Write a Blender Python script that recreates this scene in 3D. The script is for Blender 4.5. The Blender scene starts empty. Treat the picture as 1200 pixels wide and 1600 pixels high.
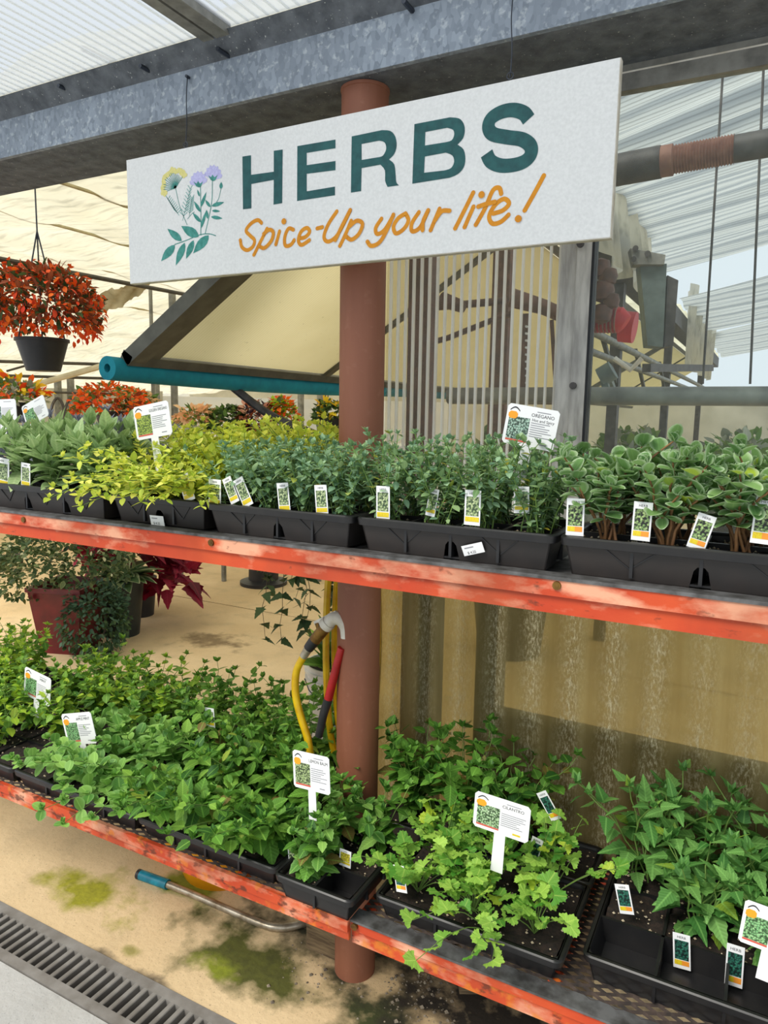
import bpy, math, random
import numpy as np
from mathutils import Vector, Matrix
from mathutils.geometry import tessellate_polygon
sc = bpy.context.scene
COL = sc.collection
rnd = random.Random(7)

# ------------------------------------------------------------------ camera
F, PITCH, ROLL, YAW, EYE = 1120.0, math.radians(7.8), math.radians(-0.95), math.radians(27.9), 1.6
def ray(px, py):
    x, y, z = (px - 600) / F, (py - 800) / F, 1.0
    cr, sr = math.cos(ROLL), math.sin(ROLL); x, y = x * cr - y * sr, x * sr + y * cr
    cp, sp = math.cos(PITCH), math.sin(PITCH)
    a, b, c = x, z * cp - y * sp, -z * sp - y * cp
    cy, sy = math.cos(YAW), math.sin(YAW)
    return Vector((a * cy - b * sy, a * sy + b * cy, c))
CAM = Vector((0, 0, EYE))
def ay(px, py, Y): r = ray(px, py); return CAM + r * (Y / r.y)
def ax(px, py, X): r = ray(px, py); return CAM + r * (X / r.x)
def az(px, py, Z): r = ray(px, py); return CAM + r * ((Z - EYE) / r.z)
def ad(px, py, d): r = ray(px, py); return CAM + r * (d / math.hypot(r.x, r.y))
cd = bpy.data.cameras.new('camera'); cam = bpy.data.objects.new('camera', cd); COL.objects.link(cam)
f0 = ray(600, 800); rt = (ray(600 + F, 800) - f0).normalized(); up = -(ray(600, 800 + F) - f0).normalized(); bk = -f0.normalized()
cam.matrix_world = Matrix(((rt.x, up.x, bk.x, 0), (rt.y, up.y, bk.y, 0), (rt.z, up.z, bk.z, EYE), (0, 0, 0, 1)))
cd.sensor_width = 36; cd.sensor_fit = 'AUTO'; cd.lens = F / 1600 * 36; cd.clip_start = 0.02; cd.clip_end = 200
sc.camera = cam

# ------------------------------------------------------------------ light
w = bpy.data.worlds.new('overcast_sky'); sc.world = w; w.use_nodes = True
bg = w.node_tree.nodes['Background']; bg.inputs[0].default_value = (0.86, 0.93, 1.0, 1); bg.inputs[1].default_value = 0.95
sl = bpy.data.lights.new('sun', 'SUN'); sl.energy = 3.0; sl.angle = math.radians(28); sl.color = (1.0, 0.95, 0.86)
sun = bpy.data.objects.new('sun', sl); COL.objects.link(sun)
sun.rotation_euler = Vector((0.40, 0.95, -1.20)).to_track_quat('-Z', 'Y').to_euler()
vs = sc.view_settings
vs.view_transform = 'Standard'; vs.look = 'None'; vs.gamma = 1.0; vs.exposure = 0.12; vs.use_curve_mapping = False
sc.cycles.max_bounces = 10; sc.cycles.transparent_max_bounces = 24

# ------------------------------------------------------------------ materials
def lin(c):
    return tuple(((v / 255) / 12.92 if v / 255 <= 0.04045 else ((v / 255 + 0.055) / 1.055) ** 2.4) for v in c) + (1,)
class N:
    def __init__(s, name):
        s.m = bpy.data.materials.new(name); s.m.use_nodes = True
        s.t = s.m.node_tree; s.t.nodes.clear()
        s.out = s.t.nodes.new('ShaderNodeOutputMaterial')
    def n(s, typ, **kw):
        o = s.t.nodes.new('ShaderNode' + typ)
        for k, v in kw.items():
            if hasattr(o, k) and not k.startswith('i_'): setattr(o, k, v)
        return o
    def l(s, a, b): s.t.links.new(a, b)
    def math(s, op, a, b=None, clamp=False):
        o = s.n('Math', operation=op); o.use_clamp = clamp
        for i, v in enumerate((a, b)):
            if v is None: continue
            if isinstance(v, (int, float)): o.inputs[i].default_value = v
            else: s.l(v, o.inputs[i])
        return o.outputs[0]
    def mix(s, fac, a, b, blend='MIX'):
        o = s.n('Mix'); o.data_type = 'RGBA'; o.blend_type = blend
        for sock, v in ((o.inputs[0], fac), (o.inputs[6], a), (o.inputs[7], b)):
            if isinstance(v, (int, float)): sock.default_value = v
            elif isinstance(v, tuple): sock.default_value = v
            else: s.l(v, sock)
        return o.outputs[2]
    def noise(s, scale, detail=4, vec=None, rough=.55, stretch=None):
        o = s.n('TexNoise'); o.inputs['Scale'].default_value = scale; o.inputs['Detail'].default_value = detail; o.inputs['Roughness'].default_value = rough
        v = vec or s.obj()
        if stretch:
            mp = s.n('Mapping'); mp.inputs['Scale'].default_value = stretch; s.l(v, mp.inputs[0]); v = mp.outputs[0]
        s.l(v, o.inputs['Vector'])
        return o.outputs[0]
    def obj(s):
        if not hasattr(s, '_o'): s._o = s.n('TexCoord')
        return s._o.outputs['Object']
    def ramp(s, v, lo, hi, clamp=True):
        o = s.n('MapRange'); o.clamp = clamp; o.inputs[1].default_value = lo; o.inputs[2].default_value = hi; s.l(v, o.inputs[0]); return o.outputs[0]
    def bump(s, h, st=.3, d=.01):
        b = s.n('Bump'); b.inputs['Strength'].default_value = st; b.inputs['Distance'].default_value = d; s.l(h, b.inputs['Height']); return b.outputs[0]
    def pbr(s, col, rough=.6, metal=0., normal=None, spec=.5):
        p = s.n('BsdfPrincipled')
        if isinstance(col, tuple): p.inputs['Base Color'].default_value = col
        else: s.l(col, p.inputs['Base Color'])
        if isinstance(rough, (int, float)): p.inputs['Roughness'].default_value = rough
        else: s.l(rough, p.inputs['Roughness'])
        p.inputs['Metallic'].default_value = metal; p.inputs['Specular IOR Level'].default_value = spec
        if normal is not None: s.l(normal, p.inputs['Normal'])
        s.p = p
        return p.outputs[0]
    def end(s, sh): s.l(sh, s.out.inputs[0]); return s.m
    def mixs(s, fac, a, b):
        o = s.n('MixShader')
        if isinstance(fac, (int, float)): o.inputs[0].default_value = fac
        else: s.l(fac, o.inputs[0])
        s.l(a, o.inputs[1]); s.l(b, o.inputs[2]); return o.outputs[0]
M = {}
def plain(name, c1, c2=None, scale=12, rough=.6, metal=0, bump=0, stretch=None, spec=.5, detail=5):
    k = N(name); c1 = lin(c1)
    if c2 is None: M[name] = k.end(k.pbr(c1, rough, metal, spec=spec)); return M[name]
    nz = k.noise(scale, detail, stretch=stretch)
    M[name] = k.end(k.pbr(k.mix(k.ramp(nz, .35, .65), c1, lin(c2)), rough, metal, k.bump(nz, bump, .004) if bump else None, spec)); return M[name]
plain('sign_white', (226, 226, 224), (216, 216, 214), 160, .75)
plain('sign_edge', (196, 190, 178), (170, 160, 140), 30, .8)
plain('sign_green', (24, 74, 76), (34, 90, 90), 60, .7)
plain('sign_gold', (216, 142, 16), (206, 130, 8), 60, .7)
plain('leaf_print', (44, 122, 112), (74, 150, 140), 90, .7)
plain('print_pale', (120, 172, 165), None, rough=.7)
plain('print_yellow', (226, 214, 140), (206, 200, 120), 300, .7)
plain('print_lavender', (172, 168, 214), (196, 194, 230), 300, .7)
plain('wire', (70, 74, 82), None, rough=.4, metal=.8)
plain('white_plastic', (236, 236, 236), None, rough=.45)
plain('ink', (60, 58, 62), None, rough=.7)
plain('ink_grey', (140, 140, 146), None, rough=.7)
plain('ink_red', (205, 92, 70), None, rough=.7)
plain('badge_orange', (248, 160, 32), None, rough=.6)
plain('tag_yellow', (238, 216, 40), (200, 170, 30), 900, .5)
plain('tag_orange', (236, 150, 50), None, rough=.5)
plain('black_plastic', (24, 24, 26), (32, 31, 31), 25, .4, bump=.1)
plain('black_pot', (30, 31, 34), (40, 40, 42), 15, .5)
plain('tray_side', (46, 40, 37), (36, 33, 32), 14, .45)
plain('soil', (44, 32, 24), (20, 15, 12), 120, .95, bump=.8)
plain('perlite', (200, 186, 160), (150, 130, 100), 40, .9)
plain('steel_deck', (110, 110, 110), (66, 64, 62), 30, .55, .35)
plain('mesh_steel', (74, 60, 52), (40, 34, 31), 50, .6, .3)
plain('pvc_white', (222, 216, 204), (190, 180, 162), 18, .45)
plain('bucket_white', (226, 224, 218), (208, 204, 196), 12, .45)
plain('bucket_blue', (60, 110, 170), (200, 210, 225), 40, .5)
plain('hose_yellow', (226, 186, 16), (200, 150, 12), 20, .4)
plain('hose_red', (176, 18, 22), (140, 12, 18), 20, .35)
plain('brass', (140, 104, 48), (92, 62, 30), 40, .45, .7)
plain('rubber_black', (26, 26, 30), (44, 40, 44), 30, .5)
plain('teal_foam', (12, 134, 148), (8, 118, 134), 20, .85)
plain('teal_grip', (18, 148, 172), (10, 110, 132), 30, .45)
plain('tool_steel', (196, 186, 168), (140, 126, 104), 26, .35, .6)
plain('tub_yellow', (232, 158, 12), (214, 138, 8), 10, .5)
plain('wood_block', (132, 112, 82), (82, 66, 46), 14, .85, bump=.3, stretch=(1, 1, 8))
plain('aluminium', (150, 148, 140), (118, 116, 110), 22, .5, .35)
plain('aluminium_dark', (96, 94, 82), (78, 76, 66), 14, .5, .3)
plain('alu_white', (190, 186, 178), (150, 146, 140), 10, .55, .2, stretch=(6, 6, 1))
plain('gasket', (24, 26, 28), None, rough=.6)
plain('vent_cream', (236, 228, 190), (226, 216, 172), 6, .6)
plain('burgundy', (112, 24, 34), (84, 16, 26), 8, .4)
plain('dark_green_pot', (28, 40, 40), (20, 30, 32), 8, .45)
plain('pipe_black', (58, 54, 48), (80, 74, 62), 12, .6)
plain('pipe_steel', (150, 150, 140), (110, 110, 104), 12, .5, .3)
plain('pipe_cream', (206, 196, 166), (186, 176, 146), 8, .6)
plain('iron_dark', (62, 58, 58), (90, 86, 84), 20, .6, .2)
plain('tape_brown', (150, 108, 92), (124, 84, 72), 40, .7)
plain('motor_grey', (112, 126, 124), (92, 104, 102), 14, .6)
plain('motor_red', (200, 40, 44), (176, 30, 36), 12, .5)
plain('gear_brown', (110, 76, 62), (74, 52, 44), 26, .6, .2)
plain('far_panel', (206, 204, 190), (184, 182, 168), 2, .7)
plain('far_white', (236, 238, 238), (220, 226, 232), 2, .7)
plain('table_wood', (150, 140, 124), (112, 104, 92), 10, .8)
plain('stem_green', (120, 150, 70), (92, 124, 54), 30, .6)
plain('stem_brown', (150, 108, 66), (108, 74, 46), 30, .7)
plain('stem_woody', (96, 84, 52), (70, 60, 40), 30, .7)
plain('flower_orange', (250, 84, 24), (255, 130, 40), 30, .6)
plain('flower_red', (222, 56, 26), (250, 92, 40), 30, .6)
plain('flower_peach', (250, 190, 140), (252, 214, 170), 30, .6)
plain('flower_yellow', (250, 210, 30), (250, 180, 30), 30, .6)
plain('flower_cream', (226, 220, 160), (236, 232, 190), 30, .6)
plain('pebble', (150, 138, 118), (84, 74, 62), 60, .8)

def post_paint():
    k = N('post_paint'); nz = k.noise(9, 6, stretch=(1, 1, .12)); n2 = k.noise(40, 5)
    c = k.mix(k.ramp(nz, .3, .7), lin((124, 72, 50)), lin((146, 92, 68)))
    c = k.mix(k.math('MULTIPLY', k.ramp(n2, .6, .75), .15), c, lin((186, 138, 116)))
    M['post_paint'] = k.end(k.pbr(c, .6, 0, k.bump(n2, .08, .003)))
post_paint()
def galv():
    k = N('galvanised'); v = k.n('TexVoronoi'); v.inputs['Scale'].default_value = 95
    mp = k.n('Mapping'); mp.inputs['Scale'].default_value = (1, 1, .6); k.l(k.obj(), mp.inputs[0]); k.l(mp.outputs[0], v.inputs['Vector'])
    nz = k.noise(4, 5); n2 = k.noise(60, 5)
    b = k.n('RGBToBW'); k.l(v.outputs['Color'], b.inputs[0])
    c = k.mix(k.ramp(b.outputs[0], .2, .8), lin((118, 128, 140)), lin((146, 156, 168)))
    c = k.mix(k.math('MULTIPLY', k.ramp(nz, .4, .7), .5), c, lin((112, 120, 130)))
    c = k.mix(k.math('MULTIPLY', k.ramp(n2, .56, .68), .5), c, lin((196, 202, 206)))
    M['galvanised'] = k.end(k.pbr(c, .62, .12, k.bump(n2, .12, .003)))
galv()
def galv_dirty_shaded():
    k = N('galvanised_dirty_shaded'); nz = k.noise(22, 7); n2 = k.noise(120, 4)
    c = k.mix(k.ramp(nz, .35, .65), lin((74, 78, 84)), lin((104, 108, 114)))  # dark base grey paints in shade of downward faces; pale specks are debris
    c = k.mix(k.ramp(n2, .66, .72), c, lin((186, 188, 184)))
    M['galvanised_dirty_shaded'] = k.end(k.pbr(c, .8, 0, k.bump(nz, .8, .01)))
galv_dirty_shaded()
def orange_paint():
    for nm, worn in (('orange_paint', .54), ('orange_worn', .46), ('orange_rust', .50)):
        k = N(nm); n1 = k.noise(14, 8, stretch=(.55, 1, 1.2)); n2 = k.noise(38, 6, stretch=(.6, 1, 1)); n3 = k.noise(5, 5)
        c = k.mix(k.ramp(n3, .35, .65), lin((204, 78, 32)), lin((184, 58, 20)))
        c = k.mix(k.math('MULTIPLY', k.ramp(n1, worn, worn + .16), .8), c, lin((232, 176, 142)))
        c = k.mix(k.math('MULTIPLY', k.ramp(n2, .64 if nm != 'orange_rust' else .54, .72 if nm != 'orange_rust' else .62), .8), c, lin((78, 38, 18)))
        n6 = k.noise(3.2, 6); c = k.mix(k.math('MULTIPLY', k.ramp(n6, .52, .7), .55), c, lin((134, 66, 36)))
        if nm == 'orange_rust':
            n4 = k.noise(23, 5); c = k.mix(k.math('MULTIPLY', k.ramp(n4, .55, .65), .7), c, lin((210, 120, 30)))
        M[nm] = k.end(k.pbr(c, .62, 0, k.bump(n2, .3, .003)))
orange_paint()

def concrete(name, base, base2, moss, gray=None):
    k = N(name); co = k.obj()
    n1 = k.noise(1.6, 7); n2 = k.noise(45, 6); n3 = k.noise(7, 7); n4 = k.noise(160, 3)
    c = k.mix(k.ramp(n1, .3, .7), lin(base), lin(base2))
    c = k.mix(k.math('MULTIPLY', k.ramp(n3, .5, .75), .35), c, lin(tuple(int(v * .72) for v in base)))
    c = k.mix(k.math('MULTIPLY', k.ramp(n4, .62, .70), .55), c, lin(tuple(int(v * .5) for v in base)))
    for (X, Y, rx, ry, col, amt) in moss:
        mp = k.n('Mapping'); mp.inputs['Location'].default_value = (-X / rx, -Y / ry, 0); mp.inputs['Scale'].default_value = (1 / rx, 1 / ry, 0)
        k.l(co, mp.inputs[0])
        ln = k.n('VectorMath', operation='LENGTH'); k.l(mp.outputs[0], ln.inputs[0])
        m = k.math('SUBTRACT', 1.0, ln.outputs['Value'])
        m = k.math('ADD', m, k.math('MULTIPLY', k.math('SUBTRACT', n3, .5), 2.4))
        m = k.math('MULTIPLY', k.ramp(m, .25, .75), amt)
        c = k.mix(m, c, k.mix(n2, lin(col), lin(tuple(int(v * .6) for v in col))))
    M[name] = k.end(k.pbr(c, .85, 0, k.bump(n2, .5, .006)))
concrete('concrete_tan', (226, 200, 158), (206, 178, 134), [
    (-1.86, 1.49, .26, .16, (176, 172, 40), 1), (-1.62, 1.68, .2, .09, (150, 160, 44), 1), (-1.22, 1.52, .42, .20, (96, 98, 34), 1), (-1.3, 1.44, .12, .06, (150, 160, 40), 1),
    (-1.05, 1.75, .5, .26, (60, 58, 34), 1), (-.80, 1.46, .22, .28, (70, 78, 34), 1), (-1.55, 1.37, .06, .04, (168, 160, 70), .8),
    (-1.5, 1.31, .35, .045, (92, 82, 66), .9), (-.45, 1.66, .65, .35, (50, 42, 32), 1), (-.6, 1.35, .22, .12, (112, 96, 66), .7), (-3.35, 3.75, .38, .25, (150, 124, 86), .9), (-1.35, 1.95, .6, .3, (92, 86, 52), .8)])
concrete('concrete_grey', (198, 198, 196), (176, 174, 168), [])
def grate_mat():
    k = N('grate_grey'); n1 = k.noise(12, 6); n2 = k.noise(90, 4)
    c = k.mix(k.ramp(n1, .3, .7), lin((150, 146, 140)), lin((112, 106, 98)))
    M['grate_grey'] = k.end(k.pbr(c, .7, .1, k.bump(n2, .2, .003)))
grate_mat(); plain('pit_dark', (30, 28, 26), None, rough=.9)

def cloth(name, c1, c2, transl=.6, stripes=(0, 90, 0), amt=.3, dark=.35):
    k = N(name); n1 = k.noise(2.2, 6, stretch=(1, 1, 1)); n2 = k.noise(9, 6, stretch=(.35, 2.2, 1))
    c = k.mix(k.ramp(n1, .3, .7), lin(c1), lin(c2))
    c = k.mix(k.math('MULTIPLY', k.ramp(n2, .5, .72), dark), c, lin(tuple(int(v * .78) for v in c2)))
    d = k.n('BsdfDiffuse'); k.l(c, d.inputs[0]); t = k.n('BsdfTranslucent'); k.l(c, t.inputs[0])
    M[name] = k.end(k.mixs(transl, d.outputs[0], t.outputs[0]))
cloth('shade_cream', (238, 232, 208), (220, 212, 182), .74, dark=.7)
cloth('shade_white', (232, 230, 220), (206, 204, 192), .65, dark=.7)
def knit():
    k = N('shade_knit'); wv = k.n('TexWave'); wv.bands_direction = 'Y'; wv.inputs['Scale'].default_value = 3.2; wv.inputs['Distortion'].default_value = 1.5; wv.inputs['Detail'].default_value = 3; k.l(k.obj(), wv.inputs['Vector'])
    w2 = k.n('TexWave'); w2.bands_direction = 'Y'; w2.inputs['Scale'].default_value = 17; w2.inputs['Distortion'].default_value = .6; k.l(k.obj(), w2.inputs['Vector'])
    c = k.mix(k.math('MULTIPLY', k.ramp(wv.outputs[1], .3, .9), .75), lin((222, 226, 226)), lin((160, 168, 176)))
    c = k.mix(k.math('MULTIPLY', k.ramp(w2.outputs[1], .6, .95), .45), c, lin((120, 124, 124)))
    d = k.n('BsdfDiffuse'); k.l(c, d.inputs[0]); t = k.n('BsdfTranslucent'); k.l(c, t.inputs[0]); M['shade_knit'] = k.end(k.mixs(.6, d.outputs[0], t.outputs[0]))
knit()
cloth('shade_pale', (248, 250, 250), (240, 242, 240), .7)
plain('seam', (206, 196, 160), (170, 160, 126), 8, .9)

def clear_sheet(name, fac, tint, haze, glos=.06, rough=.08, tl=.5):
    k = N(name); t = k.n('BsdfTransparent'); t.inputs[0].default_value = tint
    d = k.n('BsdfDiffuse'); d.inputs[0].default_value = haze; tr = k.n('BsdfTranslucent'); tr.inputs[0].default_value = haze
    g = k.n('BsdfGlossy'); g.inputs['Roughness'].default_value = rough
    h = k.mixs(tl, d.outputs[0], tr.outputs[0])
    a = k.mixs(fac, t.outputs[0], h)
    fr = k.n('LayerWeight'); fr.inputs[0].default_value = .3
    M[name] = k.end(k.mixs(k.math('MULTIPLY', k.math('POWER', fr.outputs['Facing'], 3.0), glos * 2.2), a, g.outputs[0]))
clear_sheet('window_glass', .05, (.93, .96, .95, 1), (.8, .85, .82, 1), .04, .03)
clear_sheet('clear_sheet', .07, (.92, .91, .87, 1), (.86, .84, .78, 1), .04, .1)
clear_sheet('sheet_rib', .75, (.95, .95, .93, 1), (1, 1, .98, 1), .10, .15, .6)
clear_sheet('roof_sheet', .4, (.80, .82, .84, 1), (.78, .80, .83, 1), .02, .2, .8)
clear_sheet('plastic_fog', .5, (.92, .94, .94, 1), (.9, .92, .92, 1), .03, .2)
def vent_sheet():
    k = N('vent_sheet'); wv = k.n('TexWave'); wv.wave_type = 'BANDS'; wv.bands_direction = 'Y'; wv.inputs['Scale'].default_value = 22; k.l(k.obj(), wv.inputs['Vector'])
    n1 = k.noise(3, 4); n4 = k.noise(60, 3)
    c = k.mix(k.math('MULTIPLY', wv.outputs[1], .5), lin((226, 216, 178)), lin((208, 198, 154)))
    c = k.mix(k.math('MULTIPLY', k.ramp(n1, .4, .7), .4), c, lin((204, 192, 146)))
    c = k.mix(k.math('MULTIPLY', k.ramp(n4, .68, .74), .5), c, lin((160, 150, 110)))
    d = k.n('BsdfDiffuse'); k.l(c, d.inputs[0]); t = k.n('BsdfTranslucent'); k.l(c, t.inputs[0])
    M['vent_sheet'] = k.end(k.mixs(.6, d.outputs[0], t.outputs[0]))
vent_sheet()
def fibreglass():
    k = N('fibreglass'); n1 = k.noise(26, 5, stretch=(1, 1, .05)); n2 = k.noise(170, 6, stretch=(1, 1, .4), rough=.8); n3 = k.noise(3, 5); n5 = k.noise(60, 3, stretch=(1, 1, .6))
    sx = k.n('SeparateXYZ'); k.l(k.obj(), sx.inputs[0])
    band = k.math('ADD', k.math('MULTIPLY', k.math('SINE', k.math('ADD', k.math('MULTIPLY', sx.outputs[0], 61.0), k.math('MULTIPLY', n5, 1.6))), .5), .5)
    c = k.mix(k.ramp(n1, .3, .7), lin((206, 192, 140)), lin((166, 148, 96)))
    c = k.mix(k.math('MULTIPLY', k.ramp(n3, .42, .66), .4), c, lin((150, 130, 84)))
    hair_shade = k.math('MULTIPLY', k.ramp(n2, .47, .62), k.math('MULTIPLY', band, k.ramp(n3, .25, .5)))  # pale fuzz banded at the corrugation pitch, painting in its missing shading
    c = k.mix(k.math('MULTIPLY', hair_shade, .9), c, lin((246, 238, 206)))
    d = k.n('BsdfDiffuse'); k.l(c, d.inputs[0]); t = k.n('BsdfTranslucent'); k.l(c, t.inputs[0]); bp = k.bump(n2, .6, .004); k.l(bp, d.inputs['Normal'])
    tp_ = k.n('BsdfTransparent'); tp_.inputs[0].default_value = lin((236, 224, 176))
    cl = k.math('SUBTRACT', .46, k.math('MULTIPLY', hair_shade, .45), True)
    M['fibreglass'] = k.end(k.mixs(cl, k.mixs(.55, d.outputs[0], t.outputs[0]), tp_.outputs[0]))
fibreglass()

def leaf_mat(name, dark, light, edge=None, edge_amt=0., vein=.25, transl=.28, rough=.55, old=None, old_amt=.06):
    k = N(name); a = k.n('Attribute'); a.attribute_name = 'luv'; r = k.n('Attribute'); r.attribute_name = 'rnd'; oi = k.n('ObjectInfo')
    rr = k.math('FRACT', k.math('ADD', r.outputs['Fac'], oi.outputs['Random']))
    sx = k.n('SeparateXYZ'); k.l(a.outputs['Vector'], sx.inputs[0])
    axx = k.math('ABSOLUTE', sx.outputs[0])
    c = k.mix(rr, lin(dark), lin(light))
    if old: c = k.mix(k.ramp(rr, 1 - old_amt, 1 - old_amt * .6), c, lin(old))
    vn = k.math('SINE', k.math('MULTIPLY', k.math('SUBTRACT', sx.outputs[1], k.math('MULTIPLY', axx, .7)), 48))
    c = k.mix(k.math('MULTIPLY', k.ramp(vn, .3, 1.), vein * .6), c, lin(tuple(int(v * .6) for v in dark)))
    c = k.mix(k.math('MULTIPLY', k.ramp(axx, .05, .0), vein), c, lin(tuple(min(255, int(v * 1.25) + 14) for v in light)))
    if edge: c = k.mix(k.math('MULTIPLY', k.ramp(sx.outputs[2], .55, 1.), edge_amt), c, lin(edge))
    p = k.pbr(c, rough, 0, k.bump(vn, .25 * vein, .01), .35)
    t = k.n('BsdfTranslucent'); k.l(k.mix(.5, c, lin(light)), t.inputs[0])
    M[name] = k.end(k.mixs(transl, p, t.outputs[0])); return M[name]
leaf_mat('leaf_sage', (128, 160, 100), (186, 212, 146), (200, 220, 170), .35, .3)
leaf_mat('leaf_purple_sage', (108, 112, 124), (168, 172, 186), (196, 200, 206), .3, .25)
leaf_mat('leaf_golden', (206, 214, 50), (250, 246, 124), None, 0, .15, .35)
leaf_mat('leaf_goldgreen', (156, 186, 52), (228, 234, 104), None, 0, .15, .35)
leaf_mat('leaf_oregano', (88, 128, 78), (166, 196, 136), None, 0, .2, old=(196, 186, 60), old_amt=.03)
leaf_mat('leaf_oregano_blue', (96, 140, 108), (168, 200, 156), None, 0, .2, old=(180, 190, 70), old_amt=.03)
leaf_mat('leaf_cuban', (86, 130, 70), (146, 184, 108), (204, 222, 184), .75, .12, .25, .75, (176, 200, 60), .05)
leaf_mat('leaf_mint', (54, 104, 32), (148, 194, 76), None, 0, .35, old=(150, 170, 60), old_amt=.05)
leaf_mat('leaf_bright', (124, 172, 40), (190, 218, 72), None, 0, .3)
leaf_mat('leaf_applemint', (78, 134, 54), (154, 200, 96), (176, 212, 140), .25, .35)
leaf_mat('leaf_balm', (40, 90, 30), (112, 164, 60), None, 0, .45, old=(126, 110, 56), old_amt=.05)
leaf_mat('leaf_cilantro', (74, 140, 46), (176, 216, 92), None, 0, .3, old=(176, 200, 60), old_amt=.08)
leaf_mat('leaf_catnip', (66, 122, 54), (122, 172, 88), None, 0, .4, old=(140, 172, 60), old_amt=.05)
leaf_mat('leaf_dark', (40, 62, 36), (82, 108, 62), None, 0, .1)
leaf_mat('leaf_box', (54, 74, 44), (120, 134, 84), (190, 190, 130), .3, .1)
leaf_mat('leaf_creep', (44, 72, 54), (92, 124, 96), None, 0, .1)
leaf_mat('leaf_coleus', (92, 16, 36), (150, 26, 54), None, 0, .3)
leaf_mat('leaf_hosta', (52, 84, 50), (90, 120, 76), (210, 216, 170), .8, .1)
leaf_mat('leaf_begonia', (120, 58, 40), (176, 96, 60), None, 0, .2)
leaf_mat('leaf_far', (70, 110, 50), (130, 160, 76), None, 0, .1)
leaf_mat('leaf_dusty', (120, 130, 116), (170, 176, 160), None, 0, .1)
leaf_mat('leaf_lime', (150, 200, 30), (190, 220, 60), None, 0, .1)
leaf_mat('leaf_dkpurple', (44, 34, 46), (84, 64, 78), None, 0, .1)
leaf_mat('petal_orange', (240, 72, 16), (255, 128, 36), None, 0, 0, .3)
leaf_mat('petal_red', (226, 54, 22), (255, 104, 44), None, 0, 0, .3)
leaf_mat('petal_peach', (246, 176, 124), (253, 220, 176), None, 0, 0, .3)
leaf_mat('petal_yellow', (246, 186, 20), (252, 222, 60), None, 0, 0, .3)
leaf_mat('petal_pink', (216, 150, 130), (236, 190, 160), None, 0, 0, .3)
leaf_mat('petal_cream', (216, 210, 150), (240, 236, 196), None, 0, 0, .3)
def picture_mat(name, a, b, c_):
    k = N(name); v = k.n('TexVoronoi'); v.inputs['Scale'].default_value = 260; k.l(k.obj(), v.inputs['Vector']); n1 = k.noise(140, 3)
    bw = k.n('RGBToBW'); k.l(v.outputs['Color'], bw.inputs[0])
    c = k.mix(k.ramp(v.outputs['Distance'], .3, .7), k.mix(bw.outputs[0], lin(a), lin(b)), lin(c_))
    c = k.mix(k.ramp(n1, .58, .66), c, lin(c_))
    M[name] = k.end(k.pbr(c, .5))
picture_mat('print_golden', (150, 176, 70), (190, 204, 90), (70, 90, 40))
picture_mat('print_oregano', (150, 190, 170), (196, 216, 200), (46, 66, 54))
picture_mat('print_mint', (120, 186, 120), (170, 214, 150), (50, 80, 44))
picture_mat('print_balm', (150, 176, 110), (200, 214, 160), (50, 62, 40))
picture_mat('print_cilantro', (150, 196, 130), (206, 226, 190), (46, 70, 40))
picture_mat('print_tag', (150, 176, 110), (206, 214, 170), (56, 76, 50))
picture_mat('print_tag_dark', (110, 150, 84), (186, 206, 140), (26, 30, 24))
picture_mat('print_tag_teal', (30, 92, 80), (60, 130, 104), (14, 34, 32))
picture_mat('print_tag_gold', (216, 200, 40), (236, 220, 80), (150, 140, 40))

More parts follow.
